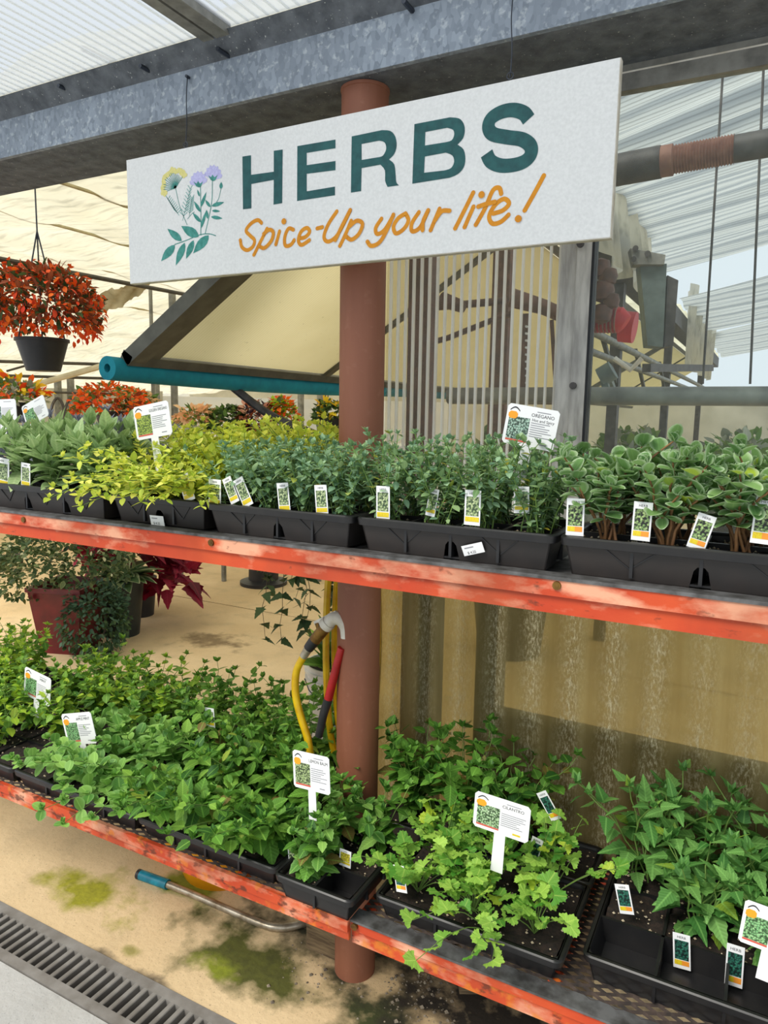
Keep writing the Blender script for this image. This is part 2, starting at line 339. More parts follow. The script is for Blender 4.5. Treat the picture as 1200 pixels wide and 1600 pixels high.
# ------------------------------------------------------------------ geometry helpers
def tag(o, label=None, cat=None, group=None, kind=None):
    if label: o['label'] = label
    if cat: o['category'] = cat
    if group: o['group'] = group
    if kind: o['kind'] = kind
    return o
def empty(name, loc, label, cat, group=None, rz=0):
    o = bpy.data.objects.new(name, None); COL.objects.link(o); o.location = loc; o.rotation_euler.z = rz; o.empty_display_size = .02
    return tag(o, label, cat, group)
def wloc(o):
    v = Vector(o.location)
    while o.parent is not None: o = o.parent; v = v + o.location
    return v
class MB:
    def __init__(s, org=(0, 0, 0)): s.v = []; s.f = []; s.org = Vector(org)
    def add(s, vs, fs):
        b = len(s.v); s.v += [tuple(v) for v in vs]; s.f += [tuple(i + b for i in f) for f in fs]; return s
    def box(s, lo, hi):
        (x0, y0, z0), (x1, y1, z1) = lo, hi
        return s.add([(x0, y0, z0), (x1, y0, z0), (x1, y1, z0), (x0, y1, z0), (x0, y0, z1), (x1, y0, z1), (x1, y1, z1), (x0, y1, z1)],
                     [(0, 3, 2, 1), (4, 5, 6, 7), (0, 1, 5, 4), (1, 2, 6, 5), (2, 3, 7, 6), (3, 0, 4, 7)])
    def bar(s, a, b, w_, h_, upv=(0, 0, 1)):
        a, b = Vector(a), Vector(b); d = (b - a).normalized(); u = Vector(upv)
        x = d.cross(u)
        if x.length < 1e-4: x = d.cross(Vector((0, 1, 0)))
        x.normalize(); u = x.cross(d).normalized()
        vs = [p + x * sx * w_ / 2 + u * sz * h_ / 2 for p in (a, b) for sx, sz in ((-1, -1), (1, -1), (1, 1), (-1, 1))]
        return s.add(vs, [(0, 1, 2, 3), (7, 6, 5, 4), (0, 4, 5, 1), (1, 5, 6, 2), (2, 6, 7, 3), (3, 7, 4, 0)])
    def tube(s, pts, r, n=8, cap=True):
        pts = [Vector(p) for p in pts]; rs = r if isinstance(r, (list, tuple)) else [r] * len(pts)
        ref = None; vs = []; fs = []
        for i, p in enumerate(pts):
            d = (pts[min(i + 1, len(pts) - 1)] - pts[max(i - 1, 0)]).normalized()
            if ref is None: ref = d.orthogonal().normalized()
            ref = (ref - d * ref.dot(d))
            if ref.length < 1e-5: ref = d.orthogonal()
            ref.normalize(); q = d.cross(ref)
            vs += [p + (ref * math.cos(2 * math.pi * k / n) + q * math.sin(2 * math.pi * k / n)) * rs[i] for k in range(n)]
        for i in range(len(pts) - 1):
            for k in range(n): fs.append((i * n + k, i * n + (k + 1) % n, (i + 1) * n + (k + 1) % n, (i + 1) * n + k))
        if cap: fs.append(tuple(range(n - 1, -1, -1))); fs.append(tuple(range((len(pts) - 1) * n, len(pts) * n)))
        return s.add(vs, fs)
    def lathe(s, c, prof, n=24, a0=0):
        c = Vector(c); vs = []; fs = []
        for (r, z) in prof: vs += [c + Vector((r * math.cos(a0 + 2 * math.pi * k / n), r * math.sin(a0 + 2 * math.pi * k / n), z)) for k in range(n)]
        for i in range(len(prof) - 1):
            for k in range(n): fs.append((i * n + k, i * n + (k + 1) % n, (i + 1) * n + (k + 1) % n, (i + 1) * n + k))
        return s.add(vs, fs)
    def prism(s, pts, fn, t0, t1):
        """closed outline pts (2D) extruded between t0 and t1; fn(a, b, t) -> 3D"""
        n = len(pts); tri = tessellate_polygon([[Vector((a, b, 0)) for a, b in pts]])
        vs = [fn(a, b, t0) for a, b in pts] + [fn(a, b, t1) for a, b in pts]
        fs = [tuple(t) for t in tri] + [tuple(i + n for i in reversed(t)) for t in tri] + [(i, (i + 1) % n, n + (i + 1) % n, n + i) for i in range(n)]
        return s.add(vs, fs)
    def build(s, name, mat, parent=None, smooth=False, kind=None, fix=True):
        me = bpy.data.meshes.new(name)
        org = Vector((0, 0, 0)) if s.org.length or parent is None else wloc(parent)
        me.from_pydata([tuple(Vector(v) - org) for v in s.v], [], s.f)
        if fix:
            import bmesh
            bm = bmesh.new(); bm.from_mesh(me); bmesh.ops.recalc_face_normals(bm, faces=bm.faces); bm.to_mesh(me); bm.free()
        me.materials.append(M[mat] if isinstance(mat, str) else mat)
        if smooth:
            me.polygons.foreach_set('use_smooth', [True] * len(me.polygons))
            if smooth != 'all': me.set_sharp_from_angle(angle=math.radians(40))
        o = bpy.data.objects.new(name, me); COL.objects.link(o)
        if parent is not None: o.parent = parent
        if kind: o['kind'] = kind
        return o
def local(): m = MB(); m.org = Vector((1e-9, 0, 0)); return m
def catmull(P, k=6):
    P = [Vector(p) for p in P]; out = []
    for i in range(len(P) - 1):
        a, b, c, d = P[max(i - 1, 0)], P[i], P[i + 1], P[min(i + 2, len(P) - 1)]
        for j in range(k):
            t = j / k
            out.append(.5 * ((2 * b) + (c - a) * t + (2 * a - 5 * b + 4 * c - d) * t * t + (3 * b - a - 3 * c + d) * t ** 3))
    return out + [P[-1]]
def copy_tree(o, parent=None):
    c = o.copy(); COL.objects.link(c)
    if parent is not None: c.parent = parent
    for ch in list(o.children): copy_tree(ch, c)
    return c
def text_mesh(body, size, align='LEFT'):
    cu = bpy.data.curves.new('lettering', 'FONT'); cu.body = body; cu.size = size; cu.align_x = align; cu.resolution_u = 2
    o = bpy.data.objects.new('lettering', cu); COL.objects.link(o)
    dg = bpy.context.evaluated_depsgraph_get(); me = bpy.data.meshes.new_from_object(o.evaluated_get(dg))
    bpy.data.objects.remove(o); bpy.data.curves.remove(cu); me.name = 'lettering'
    return me

TEXTS = {b: text_mesh(b, 1.0, a) for b, a in (('HERB', 'CENTER'), ('GOLDEN OREGANO', 'CENTER'), ('OREGANO', 'CENTER'), ('Hot and Spicy', 'CENTER'), ('MINT', 'CENTER'), ('APPLE MINT', 'CENTER'), ('LEMON BALM', 'CENTER'), ('CILANTRO', 'CENTER'), ('$ 4.25', 'LEFT'))}
for me in TEXTS.values(): me.materials.clear(); me.materials.append(M['ink'])
# ------------------------------------------------------------------ setting: floors
def slab(name, lo, hi, mat):
    o = MB().box(lo, hi).build(name, mat); o['kind'] = 'structure'; return o
slab('floor', (-2.0 - 14, 1.322, -.12), (6, 4.52, 0), 'concrete_tan')
slab('floor', (-16, 4.535, -.12), (6, 20, 0), 'concrete_tan')
slab('floor', (-7, -3, -.12), (4, 1.158, 0), 'concrete_grey')
slab('floor', (-7, 1.158, -.25), (4, 1.322, -.10), 'pit_dark')
# drain grate
g = empty('drain_grate', (-1.5, 1.24, 0), 'long grey slotted drain grate set in the concrete floor', 'drain grate')
for y0, y1 in ((1.162, 1.19), (1.288, 1.318)): MB().box((-3.2, y0, -.06), (-.4, y1, .004)).build('edge_rail', 'grate_grey', g)
pitch = .0335; gb = None
for i in range(83):
    x = -3.2 + pitch * (i + .5)
    if gb is None:
        m = local(); pts = []
        wd = .0155
        prof = [(-wd / 2, -.05), (wd / 2, -.05), (wd / 2, .001), (wd / 2 - .002, .003), (-wd / 2 + .002, .003), (-wd / 2, .001)]
        m.prism(prof, lambda a, b, t: (a, t, b), -.052, .052)
        gb = m.build('bar', 'grate_grey', g); gb.location = (x + 1.5, 0, 0)
    else:
        c = gb.copy(); COL.objects.link(c); c.location = (x + 1.5, 0, 0)

# ------------------------------------------------------------------ gutter beam, roof
bm_ = empty('gutter_beam', (-.5, 1.7, 2.39), 'galvanised steel gutter beam running across the top of the bay', 'beam')
X0, X1 = -5.0, 2.6
MB().box((X0, 1.56, 2.39), (X1, 1.575, 2.5)).build('face_plate', 'galvanised', bm_)
MB().box((X0, 1.575, 2.39), (X1, 1.82, 2.402)).build('underside', 'galvanised_dirty_shaded', bm_)
MB().prism([(1.56, 2.5), (1.575, 2.5), (1.535, 2.545), (1.515, 2.545)], lambda a, b, t: (t, a, b), X0, X1).build('lip', 'galvanised_dirty_shaded', bm_)
MB().box((X0, 1.80, 2.402), (X1, 1.82, 2.60)).build('back_plate', 'galvanised', bm_)
for px, py in ((232, 110), (352, 84), (105, 140), (640, 12)):
    p = ay(px, py, 1.545); MB().tube([p + Vector((0, -.03, 0)), p + Vector((0, .02, 0))], .006, 6).build('screw', 'wire', bm_)
# roof
rf = MB().box((-5, .72, 2.555), (-1.352, 1.53, 2.561)).build('ceiling', 'roof_sheet'); rf['kind'] = 'structure'
r2 = MB().box((-1.268, .72, 2.555), (2.5, 1.53, 2.561)).build('ceiling', 'roof_sheet'); r2['kind'] = 'structure'
ribm = None
for k in range(150):
    x = -4.6 + k * .0305
    if -1.36 < x < -1.26: continue
    if ribm is None: ribm = MB().box((x, .72, 2.5545), (x + .006, 1.528, 2.5585)).build('rib', 'sheet_rib', rf); x00 = x
    else:
        c = ribm.copy(); COL.objects.link(c); c.location.x += x - x00; c.parent = rf if x < -1.3 else r2
mu = MB(); mu.box((-1.352, .72, 2.535), (-1.318, 1.53, 2.565)); mu.box((-1.318, .72, 2.542), (-1.310, 1.53, 2.562)); mu.box((-1.310, .72, 2.535), (-1.268, 1.53, 2.565))
o = mu.build('trim_1', 'aluminium'); o['kind'] = 'structure'
o = MB().box((-2.62, .72, 2.535), (-2.55, 1.53, 2.565)).build('trim_2', 'aluminium'); o['kind'] = 'structure'

# ------------------------------------------------------------------ post
pc = Vector((-.94, 1.64, 0))
pp = empty('support_post', pc, 'round reddish brown painted steel post behind the shelves', 'post')
MB().lathe(pc, [(.0, .0), (.0585, .0), (.0585, 2.389), (0, 2.389)], 40).build('pipe', 'post_paint', pp, smooth=True)
MB().lathe(pc, [(.0585, 2.380), (.0605, 2.381), (.061, 2.388), (.0585, 2.389)], 24).build('weld_collar', 'post_paint', pp, smooth=True)

# ------------------------------------------------------------------ back wall (glazing right of the post)
WY = 1.80
wall = MB().box((-.885, WY + .012, .20), (3.2, WY + .03, .26)).build('wall_back', 'aluminium'); wall['kind'] = 'structure'
# lower fibreglass: corrugated
m = MB(); nx = 420; xs = [-.965 + i * (3.08 / nx) for i in range(nx + 1)]
zz = [.2, .7, 1.22]
vs = []
for z in zz:
    for x in xs: vs.append((x, WY + .012 * math.cos(2 * math.pi * x / .103), z))
fs = [(j * (nx + 1) + i, j * (nx + 1) + i + 1, (j + 1) * (nx + 1) + i + 1, (j + 1) * (nx + 1) + i) for j in range(2) for i in range(nx)]
m.add(vs, fs); m.build('corrugated_panel', 'fibreglass', wall, smooth='all', fix=False)
for x0, x1 in ((-.845, -.79), (-.665, -.60)):
    o = MB().box((x0, WY + .013, .0), (x1, WY + .08, 1.24)).build('wall_stud', 'iron_dark', wall)
MB().box((-.60, WY + .016, .25), (1.8, WY + .04, .80)).build('kick_board', 'stem_woody', wall)
MB().box((-.965, WY - .004, 1.22), (3.2, WY + .022, 1.27)).build('mid_rail', 'alu_white', wall)
# upper left clear sheet with ribs
cs = MB().box((-.955, WY, 1.27), (-.475, WY + .004, 2.40)).build('clear_panel', 'clear_sheet', wall)
r0 = None
for k in range(21):
    x = -.942 + k * .0232
    if r0 is None: r0 = MB().box((-.0022, -.007, 1.27), (.0022, .006, 2.40)).build('rib', 'sheet_rib', wall); r0.location = Vector((x, WY, 0))
    else: c = r0.copy(); COL.objects.link(c); c.location = Vector((x, WY, 0))
# pilaster
ps = MB(); ps.box((-.472, WY - .02, 1.27), (-.432, WY + .02, 2.40)); ps.box((-.432, WY - .026, 1.27), (-.398, WY + .02, 2.40))
po = ps.build('mullion', 'alu_white', wall)
MB().box((-.398, WY - .022, 1.27), (-.392, WY + .02, 2.40)).build('gasket', 'gasket', wall)
for z in (1.675, 2.005, 2.3, 1.42):
    MB().tube([(-.425, WY - .034, z), (-.425, WY - .02, z)], .0085, 10).build('screw', 'iron_dark', po)
win = MB().box((-.392, WY - .004, 1.27), (2.6, WY + .001, 2.34)).build('window_1', 'window_glass'); win['kind'] = 'structure'
MB().box((-.392, WY - .012, 2.335), (2.6, WY + .015, 2.40)).build('head_frame', 'aluminium', wall)
MB().tube([(-.9, WY - .008, 2.372), (2.6, WY - .008, 2.385)], .005, 6).build('seal_cord', 'pvc_white', wall)

# ------------------------------------------------------------------ partition along +Y with vents and what the window shows
part = empty('vent_partition', (-.97, 3, 0), 'dark posts and rails of the partition seen through the clear panel', 'partition')
for y0, wd in ((2.06, .07), (2.80, .07), (5.2, .09), (8.0, .1), (12, .1)):
    MB().box((-1.0, y0 - wd / 2, 0), (-.93, y0 + wd / 2, 2.7)).build('post', 'iron_dark' if y0 > 3 else 'gear_brown', part)
MB().box((-1.0, 1.95, 2.50), (-.85, 14, 2.66)).build('gutter', 'iron_dark', part)
MB().tube([(-.92, 3.7, 2.08), (-.92, 14, 2.08)], .024, 10).build('drive_shaft', 'pipe_steel', part, True)
MB().tube([(-.90, 3.6, 1.96), (-.90, 14, 1.98)], .02, 10).build('heating_pipe', 'pipe_steel', part, True)
for y in (4.6, 5.9, 7.3): 
    MB().bar((-.95, y, 2.12), (-.95, y + .8, 1.72), .025, .025).build('brace', 'aluminium_dark', part)
# heating main behind glass
MB().tube([(-.86, 2.03, 1.657), (3.2, 2.05, 1.665)], .0245, 16).build('heating_main', 'pipe_steel', None, True)
tag(bpy.data.objects['heating_main'], 'long horizontal grey pipe behind the glass at eye level', 'pipe')
# brown pipes behind ribbed panel
bp = empty('vent_gearing', (-.8, 2.2, 1.9), 'brown pipe arms and strap of vent gear behind the ribbed panel', 'vent gear')
P = lambda x, y, Y: ay(x, y, Y)
MB().tube([P(640, 483, 2.3), P(700, 478, 2.3), P(790, 470, 2.3)], .013, 10).build('arm', 'gear_brown', bp, True)
MB().tube([P(690, 468, 2.24), P(725, 480, 2.24)], [.026, .02], 12).build('cap', 'gear_brown', bp, True)
MB().tube([P(798, 465, 2.26), P(850, 480, 2.3), P(895, 500, 2.3)], [.03, .024, .022], 12).build('elbow', 'gear_brown', bp, True)
MB().tube([P(665, 538, 2.3), P(700, 528, 2.3), P(770, 500, 2.3), P(800, 490, 2.3)], .010, 8).build('link', 'gear_brown', bp, True)
MB().tube([P(666, 500, 2.3), P(666, 540, 2.3)], .008, 8).build('hook', 'gear_brown', bp, True)
MB().bar(P(822, 490, 2.3), P(818, 620, 2.3), .026, .006, (0, 1, 0)).build('strap', 'gear_brown', bp)
for k in range(9): 
    p = P(822, 510 + k * 11, 2.28); MB().tube([p, p + Vector((0, .01, 0))], .004, 6).build('strap_hole', 'far_white', bp)
MB().bar(P(862, 500, 2.3), P(868, 600, 2.3), .012, .006, (0, 1, 0)).build('strap', 'gear_brown', bp)
# taped dark pipe across the window
tp = empty('taped_pipe', ay(1080, 245, 2.15), 'dark pipe with brown wrapped tape crossing high behind the window', 'pipe')
a_, b_, c_, d_ = ay(905, 277, 2.15), ay(1033, 253, 2.15), ay(1147, 233, 2.15), ay(1290, 208, 2.15)
MB().tube([a_, b_], .042, 16).build('pipe', 'iron_dark', tp, True); MB().tube([b_, b_ + (c_ - b_) * .17], .040, 16).build('tape_collar', 'tape_brown', tp, True)
NW = 60; MB().tube([b_ + (c_ - b_) * (.17 + .83 * i / NW) for i in range(NW + 1)], [.0375 - .0022 * (i % 3) for i in range(NW + 1)], 16).build('tape_wrap', 'tape_brown', tp, True); MB().tube([c_, d_], .034, 16).build('pipe', 'iron_dark', tp, True)
# gearbox and motor
gx = empty('gearbox', (-.86, 4.6, 2.2), 'tall grey gearbox with bolted bracket beyond the window', 'gearbox')
q = [ay(1000, 412, 4.3), ay(1045, 412, 4.3), ay(1058, 540, 4.3), ay(1012, 540, 4.3)]
def quadbox(q, dep, name, mat, par):
    n = Vector((-.3, .95, 0)) * dep; MB().add(q + [v + n for v in q], [(0, 1, 2, 3), (7, 6, 5, 4), (0, 4, 5, 1), (1, 5, 6, 2), (2, 6, 7, 3), (3, 7, 4, 0)]).build(name, mat, par)
quadbox([ay(1000, 412, 4.3), ay(1042, 412, 4.3), ay(1036, 542, 4.3), ay(1012, 540, 4.3)], .15, 'body', 'motor_grey', gx)
quadbox([ay(1043, 430, 4.32), ay(1060, 438, 4.32), ay(1052, 540, 4.32), ay(1038, 542, 4.32)], .15, 'side_cover', 'iron_dark', gx)
quadbox([ay(985, 388, 4.25), ay(1040, 398, 4.25), ay(1038, 413, 4.25), ay(990, 413, 4.25)], .1, 'bracket', 'aluminium', gx)
for px, py in ((993, 388), (1012, 396), (990, 405)): MB().tube([ay(px, py, 4.22), ay(px, py, 4.27)], .016, 8).build('bolt', 'iron_dark', gx)
mo = empty('drive_motor', ay(965, 510, 3.6), 'red vent motor with ribbed casing beyond the window', 'motor')
MB().tube([ay(930, 500, 3.6), ay(970, 500, 3.6), ay(978, 505, 3.6)], [.06, .06, .04], 16).build('casing', 'motor_red', mo, True)
MB().tube([ay(970, 510, 3.75), ay(992, 512, 3.75)], .075, 16).build('end_bell', 'motor_red', mo, True)
for k in range(6): MB().tube([ay(933 + 6 * k, 499, 3.59), ay(934.5 + 6 * k, 499, 3.59)], .066, 14).build('fin', 'tape_brown', mo)
gb2 = empty('gear_casting', ay(945, 440, 3.5), 'rusty lumpy gear casting at the left of the window', 'gear')
for k, (px, py, r) in enumerate(((938, 420, .05), (950, 432, .045), (942, 455, .055), (955, 470, .04), (940, 490, .05))):
    MB().lathe(ay(px, py, 3.5), [(0, -r), (r * .8, -r * .7), (r, 0), (r * .8, r * .7), (0, r)], 10).build('lobe', 'gear_brown', gb2, True)
gb3 = empty('pipe_bracket', ay(950, 590, 3.4), 'grey cast bracket clamp below the red motor', 'bracket')
MB().tube([ay(938, 590, 3.4), ay(958, 578, 3.4)], .045, 10).build('clamp', 'motor_grey', gb3, True); MB().bar(ay(940, 575, 3.4), ay(950, 620, 3.4), .04, .03).build('lug', 'motor_grey', gb3); MB().bar(ay(948, 584, 3.4), (-.95, 5.2, 1.75), .03, .03).build('stay', 'motor_grey', gb3)
MB().bar(ay(1010, 575, 4.6), ay(1110, 575, 6.5), .05, .05).build('push_bar', 'iron_dark', gb3)
MB().tube([ay(960, 560, 3.3), ay(985, 578, 3.3), ay(1003, 560, 3.3)], .012, 8).build('loop', 'pvc_white', gb3, True)
for k, (px, px2) in enumerate(((1133, 1098), (1195, 1172))):
    o = MB().tube([ay(px + 14, -160, 2.3), ay(px, 60, 2.3), ay(px2, 600, 2.3)], .0035, 6).build('hanging_cable', 'iron_dark'); tag(o, ['thin vertical cable behind the window, left of two', 'thin vertical cable behind the window at the right edge'][k], 'cable')

def sheet(name, fn, nu, nv, mat, label, cat='shade cloth', group=None, parent=None):
    vs = [fn(i / nu, j / nv) for j in range(nv + 1) for i in range(nu + 1)]
    fs = [(j * (nu + 1) + i, j * (nu + 1) + i + 1, (j + 1) * (nu + 1) + i + 1, (j + 1) * (nu + 1) + i) for j in range(nv) for i in range(nu)]
    o = MB().add(vs, fs).build(name, mat, parent, smooth='all', fix=False)
    if label: tag(o, label, cat, group)
    return o
def nz1(x, s=0): return math.sin(x * 3.1 + s) * .5 + math.sin(x * 7.3 + 1.3 * s) * .3 + math.sin(x * 15.7 + 2.1 * s) * .2
# right bay shade cloth strips, rising away from the gutter
strips = [(2.25, 3.9, .12, 'striped white shade cloth nearest the window, above the taped pipe'), (4.1, 6.6, .2, 'middle white shade cloth strip beyond the taped pipe'), (7.6, 10.5, .25, 'far white shade cloth strip low behind the cables'), (10.9, 14.8, .25, 'farthest pale shade cloth strip down the right bay')]
for i, (ya, yb, sag, lab) in enumerate(strips):
    def fn(u, v, ya=ya, yb=yb, sag=sag, i=i):
        x = -.85 + u * 3.4; y = ya + (yb - ya) * v
        z = 2.72 + .33 * (x + .85) + (.10 * i if i < 2 else .02)
        fold = .075 * math.sin(v * 2 * math.pi * (5 if i == 0 else 4) + .5 * math.sin(u * 5)) + .02 * math.sin(v * 75 + u * 4)
        return (x, y, z - sag * math.sin(math.pi * min(1, u * 1.2)) * .6 + fold * (.3 + u))
    sheet('shade_cloth', fn, 30, 160, 'shade_knit', lab)
def fnb(u, v):
    y = 2.9 + 2.6 * u; z = 2.95 - .62 * v * (1 - .25 * u)
    return (-.84 + (.03 * math.sin(u * 37 + 2 * math.sin(u * 9)) + .012 * math.sin(u * 91)) * (.4 + v) + .05 * v, y, z + .05 * v * math.sin(u * 23 + 1.5 * math.sin(u * 7)))
sheet('gathered_cloth', fnb, 420, 12, 'shade_white', 'bunch of gathered cream shade cloth hanging from the gutter behind the window')
def fnc(u, v):
    y = 8 + 3.5 * u; z = 2.95 - .8 * v
    return (-.8 + .07 * math.sin(u * 30) * (1 - .4 * v), y, z)
sheet('gathered_cloth', fnc, 240, 8, 'shade_white', 'second farther bunch of gathered cloth beside the cables')
for k, (y, z) in enumerate(((4.0, 3.05), (7.2, 3.2), (6.9, 3.05))):
    o = MB().tube([(-.85, y, z), (2.8, y, z + 1.2)], .025, 8).build('roof_bar', 'far_white', None, True); tag(o, ['white sloping roof bar between the near and middle cloths', 'upper white roof bar across the blue gap', 'lower white roof bar across the blue gap'][k], 'roof bar')
# far end of right bay
o = MB().box((-16, 15, 0), (6, 15.1, 2.15)).build('wall_far', 'far_panel'); o['kind'] = 'structure'

# ------------------------------------------------------------------ left bay: ceiling cloth, seams, pipes, far wall
def fl(u, v):
    x = -1.02 - 13 * u; y = 1.9 + 15 * v
    z = 2.92 - max(0, -x - 6) * .11
    return (x, y, z + .02 * math.sin(y * 9 + 2 * nz1(x * .6)) + .025 * nz1(x * 1.4 + y * .5, 2) - .05 * abs(math.sin((x + 1) * 2.45)) )
o = sheet('ceiling', fl, 110, 130, 'shade_cream', None); o['kind'] = 'structure'
for k, x in enumerate((-2.3, -3.0, -3.72, -4.6, -5.6, -6.8)):
    pts = [(x + .03 * nz1(y * 2.1, k), y, 2.895 - max(0, -x - 6) * .11 + .01 * nz1(y * 5, k)) for y in [1.95 + .25 * i for i in range(48)]]
    o = MB().tube(pts, .011, 5).build('seam_rope', 'seam', None, True)
    tag(o, ['first rope seam in the cream ceiling cloth, nearest the beam', 'second rope seam below the beam in the ceiling cloth', 'third rope seam, just above the black ceiling pipe', 'rope seam just below the black ceiling pipe', 'rope seam above the red begonia basket', 'farthest rope seam low in the ceiling cloth'][k], 'rope', 'rope seams in the ceiling cloth')
a_, b_ = ad(0, 405, 4.2), ad(300, 462, 6.0)
d_ = (b_ - a_); o = MB().tube([a_ - d_ * .5, b_ + d_ * .3], .014, 8).build('ceiling_pipe', 'pipe_black', None, True); tag(o, 'thin black pipe under the cream ceiling cloth at upper left', 'pipe')
o = MB().tube([ad(-80, 632, 10), ad(60, 600, 9.4), ad(180, 566, 8.8), ad(420, 500, 8)], .035, 8).build('roof_rafter', 'pipe_cream', None, True); tag(o, 'pale sloping rafter pipe left of the teal tube', 'rafter')
def fg(u, v):
    a = ad(85, 478, 6.4); b = ad(225, 438, 6.0); p = a.lerp(b, u); return (p.x, p.y + .1 * v, p.z - .12 * math.sin(math.pi * u) * v - .02 * nz1(u * 9 + v * 3))
sheet('gathered_ceiling_cloth', fg, 40, 6, 'seam', 'grey gathered strip of cloth under the ceiling right of the begonia basket')
for k, (y0, d) in enumerate(((566, 9), (588, 10), (612, 12))):
    a_, b_ = ad(-60, y0 - 3, d), ad(190, y0 + 4, d); o = MB().tube([a_, b_], .018, 6).build('cross_wire', 'pipe_black', None, True)
    tag(o, ['upper', 'middle', 'lowest'][k] + ' thin dark wire left of the teal tube', 'wire')
o = MB().tube([ad(10, 580, 9), ad(80, 560, 9)], .012, 6).build('cross_wire', 'pipe_black', None, True); tag(o, 'short slanting wire under the begonia basket', 'wire')
fw = empty('far_partition', (-9, 9, 0), 'pale far partition wall with grey posts behind the flower baskets', 'partition')
c0, c1 = ad(-250, 640, 13), ad(255, 640, 13); c2 = ad(700, 640, 14)
for (p, q_, mt, h) in ((c0, c1, 'far_panel', 1.92), (c1, c2, 'far_white', 1.84)):
    MB().add([(p.x, p.y, 0), (q_.x, q_.y, 0), (q_.x, q_.y, h), (p.x, p.y, h)], [(0, 1, 2, 3)]).build('panel', mt, fw)
for px in (20, 92, 112, 245, 470, 500):
    p = ad(px, 640, 12.8); MB().box((p.x - .04, p.y - .04, 0), (p.x + .04, p.y + .04, 2.1)).build('post', 'pipe_steel', fw)
for k, px in enumerate((240, 273)):
    p = ad(px, 640, 7.5); o = MB().tube([(p.x, p.y, 0), (p.x, p.y, 2.75)], .035 if k else .018, 10).build('bay_post', 'pipe_steel', None, True); tag(o, ['thin', 'thick'][k] + ' grey steel post beside the golden oregano sign', 'post')
fe = empty('wire_fence', ad(100, 650, 11), 'dark arched wire frame in front of the far partition', 'wire frame')
for k in range(3):
    p = [ad(78 + 22 * k, 690, 11), ad(80 + 22 * k, 640, 11), ad(90 + 22 * k, 622, 11), ad(100 + 22 * k, 640, 11), ad(102 + 22 * k, 690, 11)]
    MB().tube(catmull(p, 5), .02, 5).build('hoop', 'iron_dark', fe, True)

# ------------------------------------------------------------------ vents of the partition, propped open towards the left bay
HX, HZ, BX, BZ = -1.0, 2.42, -2.03, 1.775
def vpt(t, y): return Vector((HX + (BX - HX) * t, y, HZ + (BZ - HZ) * t))
nrm = Vector((HZ - BZ, 0, HX - BX)).normalized()
vents = [(1.85, 8.2, 'open vent of cream sheet in a grey frame, teal foam along its edge'), (8.3, 12.5, 'farthest cream vent down the partition, seen through the window')]
for i, (ya, yb, lab) in enumerate(vents):
    v = empty('roof_vent', (HX, ya, HZ), lab, 'vent')
    m = MB(); m.add([vpt(.02, ya + .1), vpt(.02, yb), vpt(.97, yb), vpt(.97, ya + .1)], [(0, 1, 2, 3)]); m.build('sheet', 'vent_sheet', v, fix=False)
    f = MB(); f.bar(vpt(0, ya + .035), vpt(1, ya + .035), .07, .05, nrm); f.build('side_frame', 'aluminium_dark', v)
    f = MB(); f.bar(vpt(0, ya + .10), vpt(1, ya + .10), .055, .03, nrm); f.build('side_frame', 'aluminium_dark', v)
    f = MB(); f.bar(vpt(0, ya + .02) - nrm * .03, vpt(1, ya + .02) - nrm * .03, .012, .02, nrm); f.build('frame_rib', 'aluminium', v)
    MB().bar(vpt(.99, ya), vpt(.99, yb), .05, .035, nrm).build('bottom_rail', 'aluminium_dark', v)
    MB().bar(vpt(.0, ya), vpt(.0, yb), .05, .035, nrm).build('hinge_rail', 'aluminium_dark', v)
    for y in [y for y in (3.12, 10.3) if ya < y < yb]:
        MB().bar(vpt(0, y), vpt(1, y), .045, .03, nrm).build('glazing_bar', 'aluminium_dark', v)
    if i == 0:
        # slit foam tube: a ring section with a hole
        c = Vector((-2.06, 0, 1.742)); n = 24; m = MB(); vs = []; fs = []
        for y in [ya - .05] + [ya + .2 * k for k in range(1, 16)]:
            dz = .012 * math.sin(y * 1.7); 
            for r in (.042, .015):
                for k in range(n):
                    a = 2 * math.pi * k / n; vs.append((c.x + r * math.cos(a), y, c.z + dz + r * math.sin(a)))
        rows = len(vs) // (2 * n)
        for j in range(rows - 1):
            for k in range(n):
                k2 = (k + 1) % n; A = j * 2 * n; B = A + 2 * n
                fs.append((A + k, A + k2, B + k2, B + k)); fs.append((A + n + k2, A + n + k, B + n + k, B + n + k2))
        for A in (0, (rows - 1) * 2 * n):
            for k in range(n): fs.append((A + k, A + (k + 1) % n, A + n + (k + 1) % n, A + n + k))
        m.add(vs, fs); m.build('foam_tube', 'teal_foam', v, True)
# toothed opening rack
ra = empty('opening_rack', ay(537, 690, 2.5), 'dark curved toothed rack arm propping the open vent', 'rack arm')
cv = catmull([ay(335, 578, 2.5), ay(375, 612, 2.5), ay(420, 645, 2.5), ay(470, 668, 2.5), ay(540, 692, 2.5), ay(640, 712, 2.5), ay(720, 722, 2.5)], 12)
m = MB()
for i in range(len(cv) - 1): m.bar(cv[i], cv[i + 1] + (cv[i + 1] - cv[i]) * .1, .02, .022)
for i in range(6, len(cv) - 1):
    d = (cv[i + 1] - cv[i]).normalized(); u = d.cross(Vector((0, 1, 0))); u = u if u.z < 0 else -u
    for t in (0., .5): 
        p = cv[i].lerp(cv[i + 1], t); m.bar(p, p + u * .022, .012, .010, (0, 1, 0))
m.build('toothed_bar', 'iron_dark', ra)
p = ay(333, 576, 2.5); MB().box((p.x - .05, p.y - .03, p.z - .01), (p.x + .05, p.y + .03, p.z + .012)).build('bracket', 'aluminium_dark', ra)

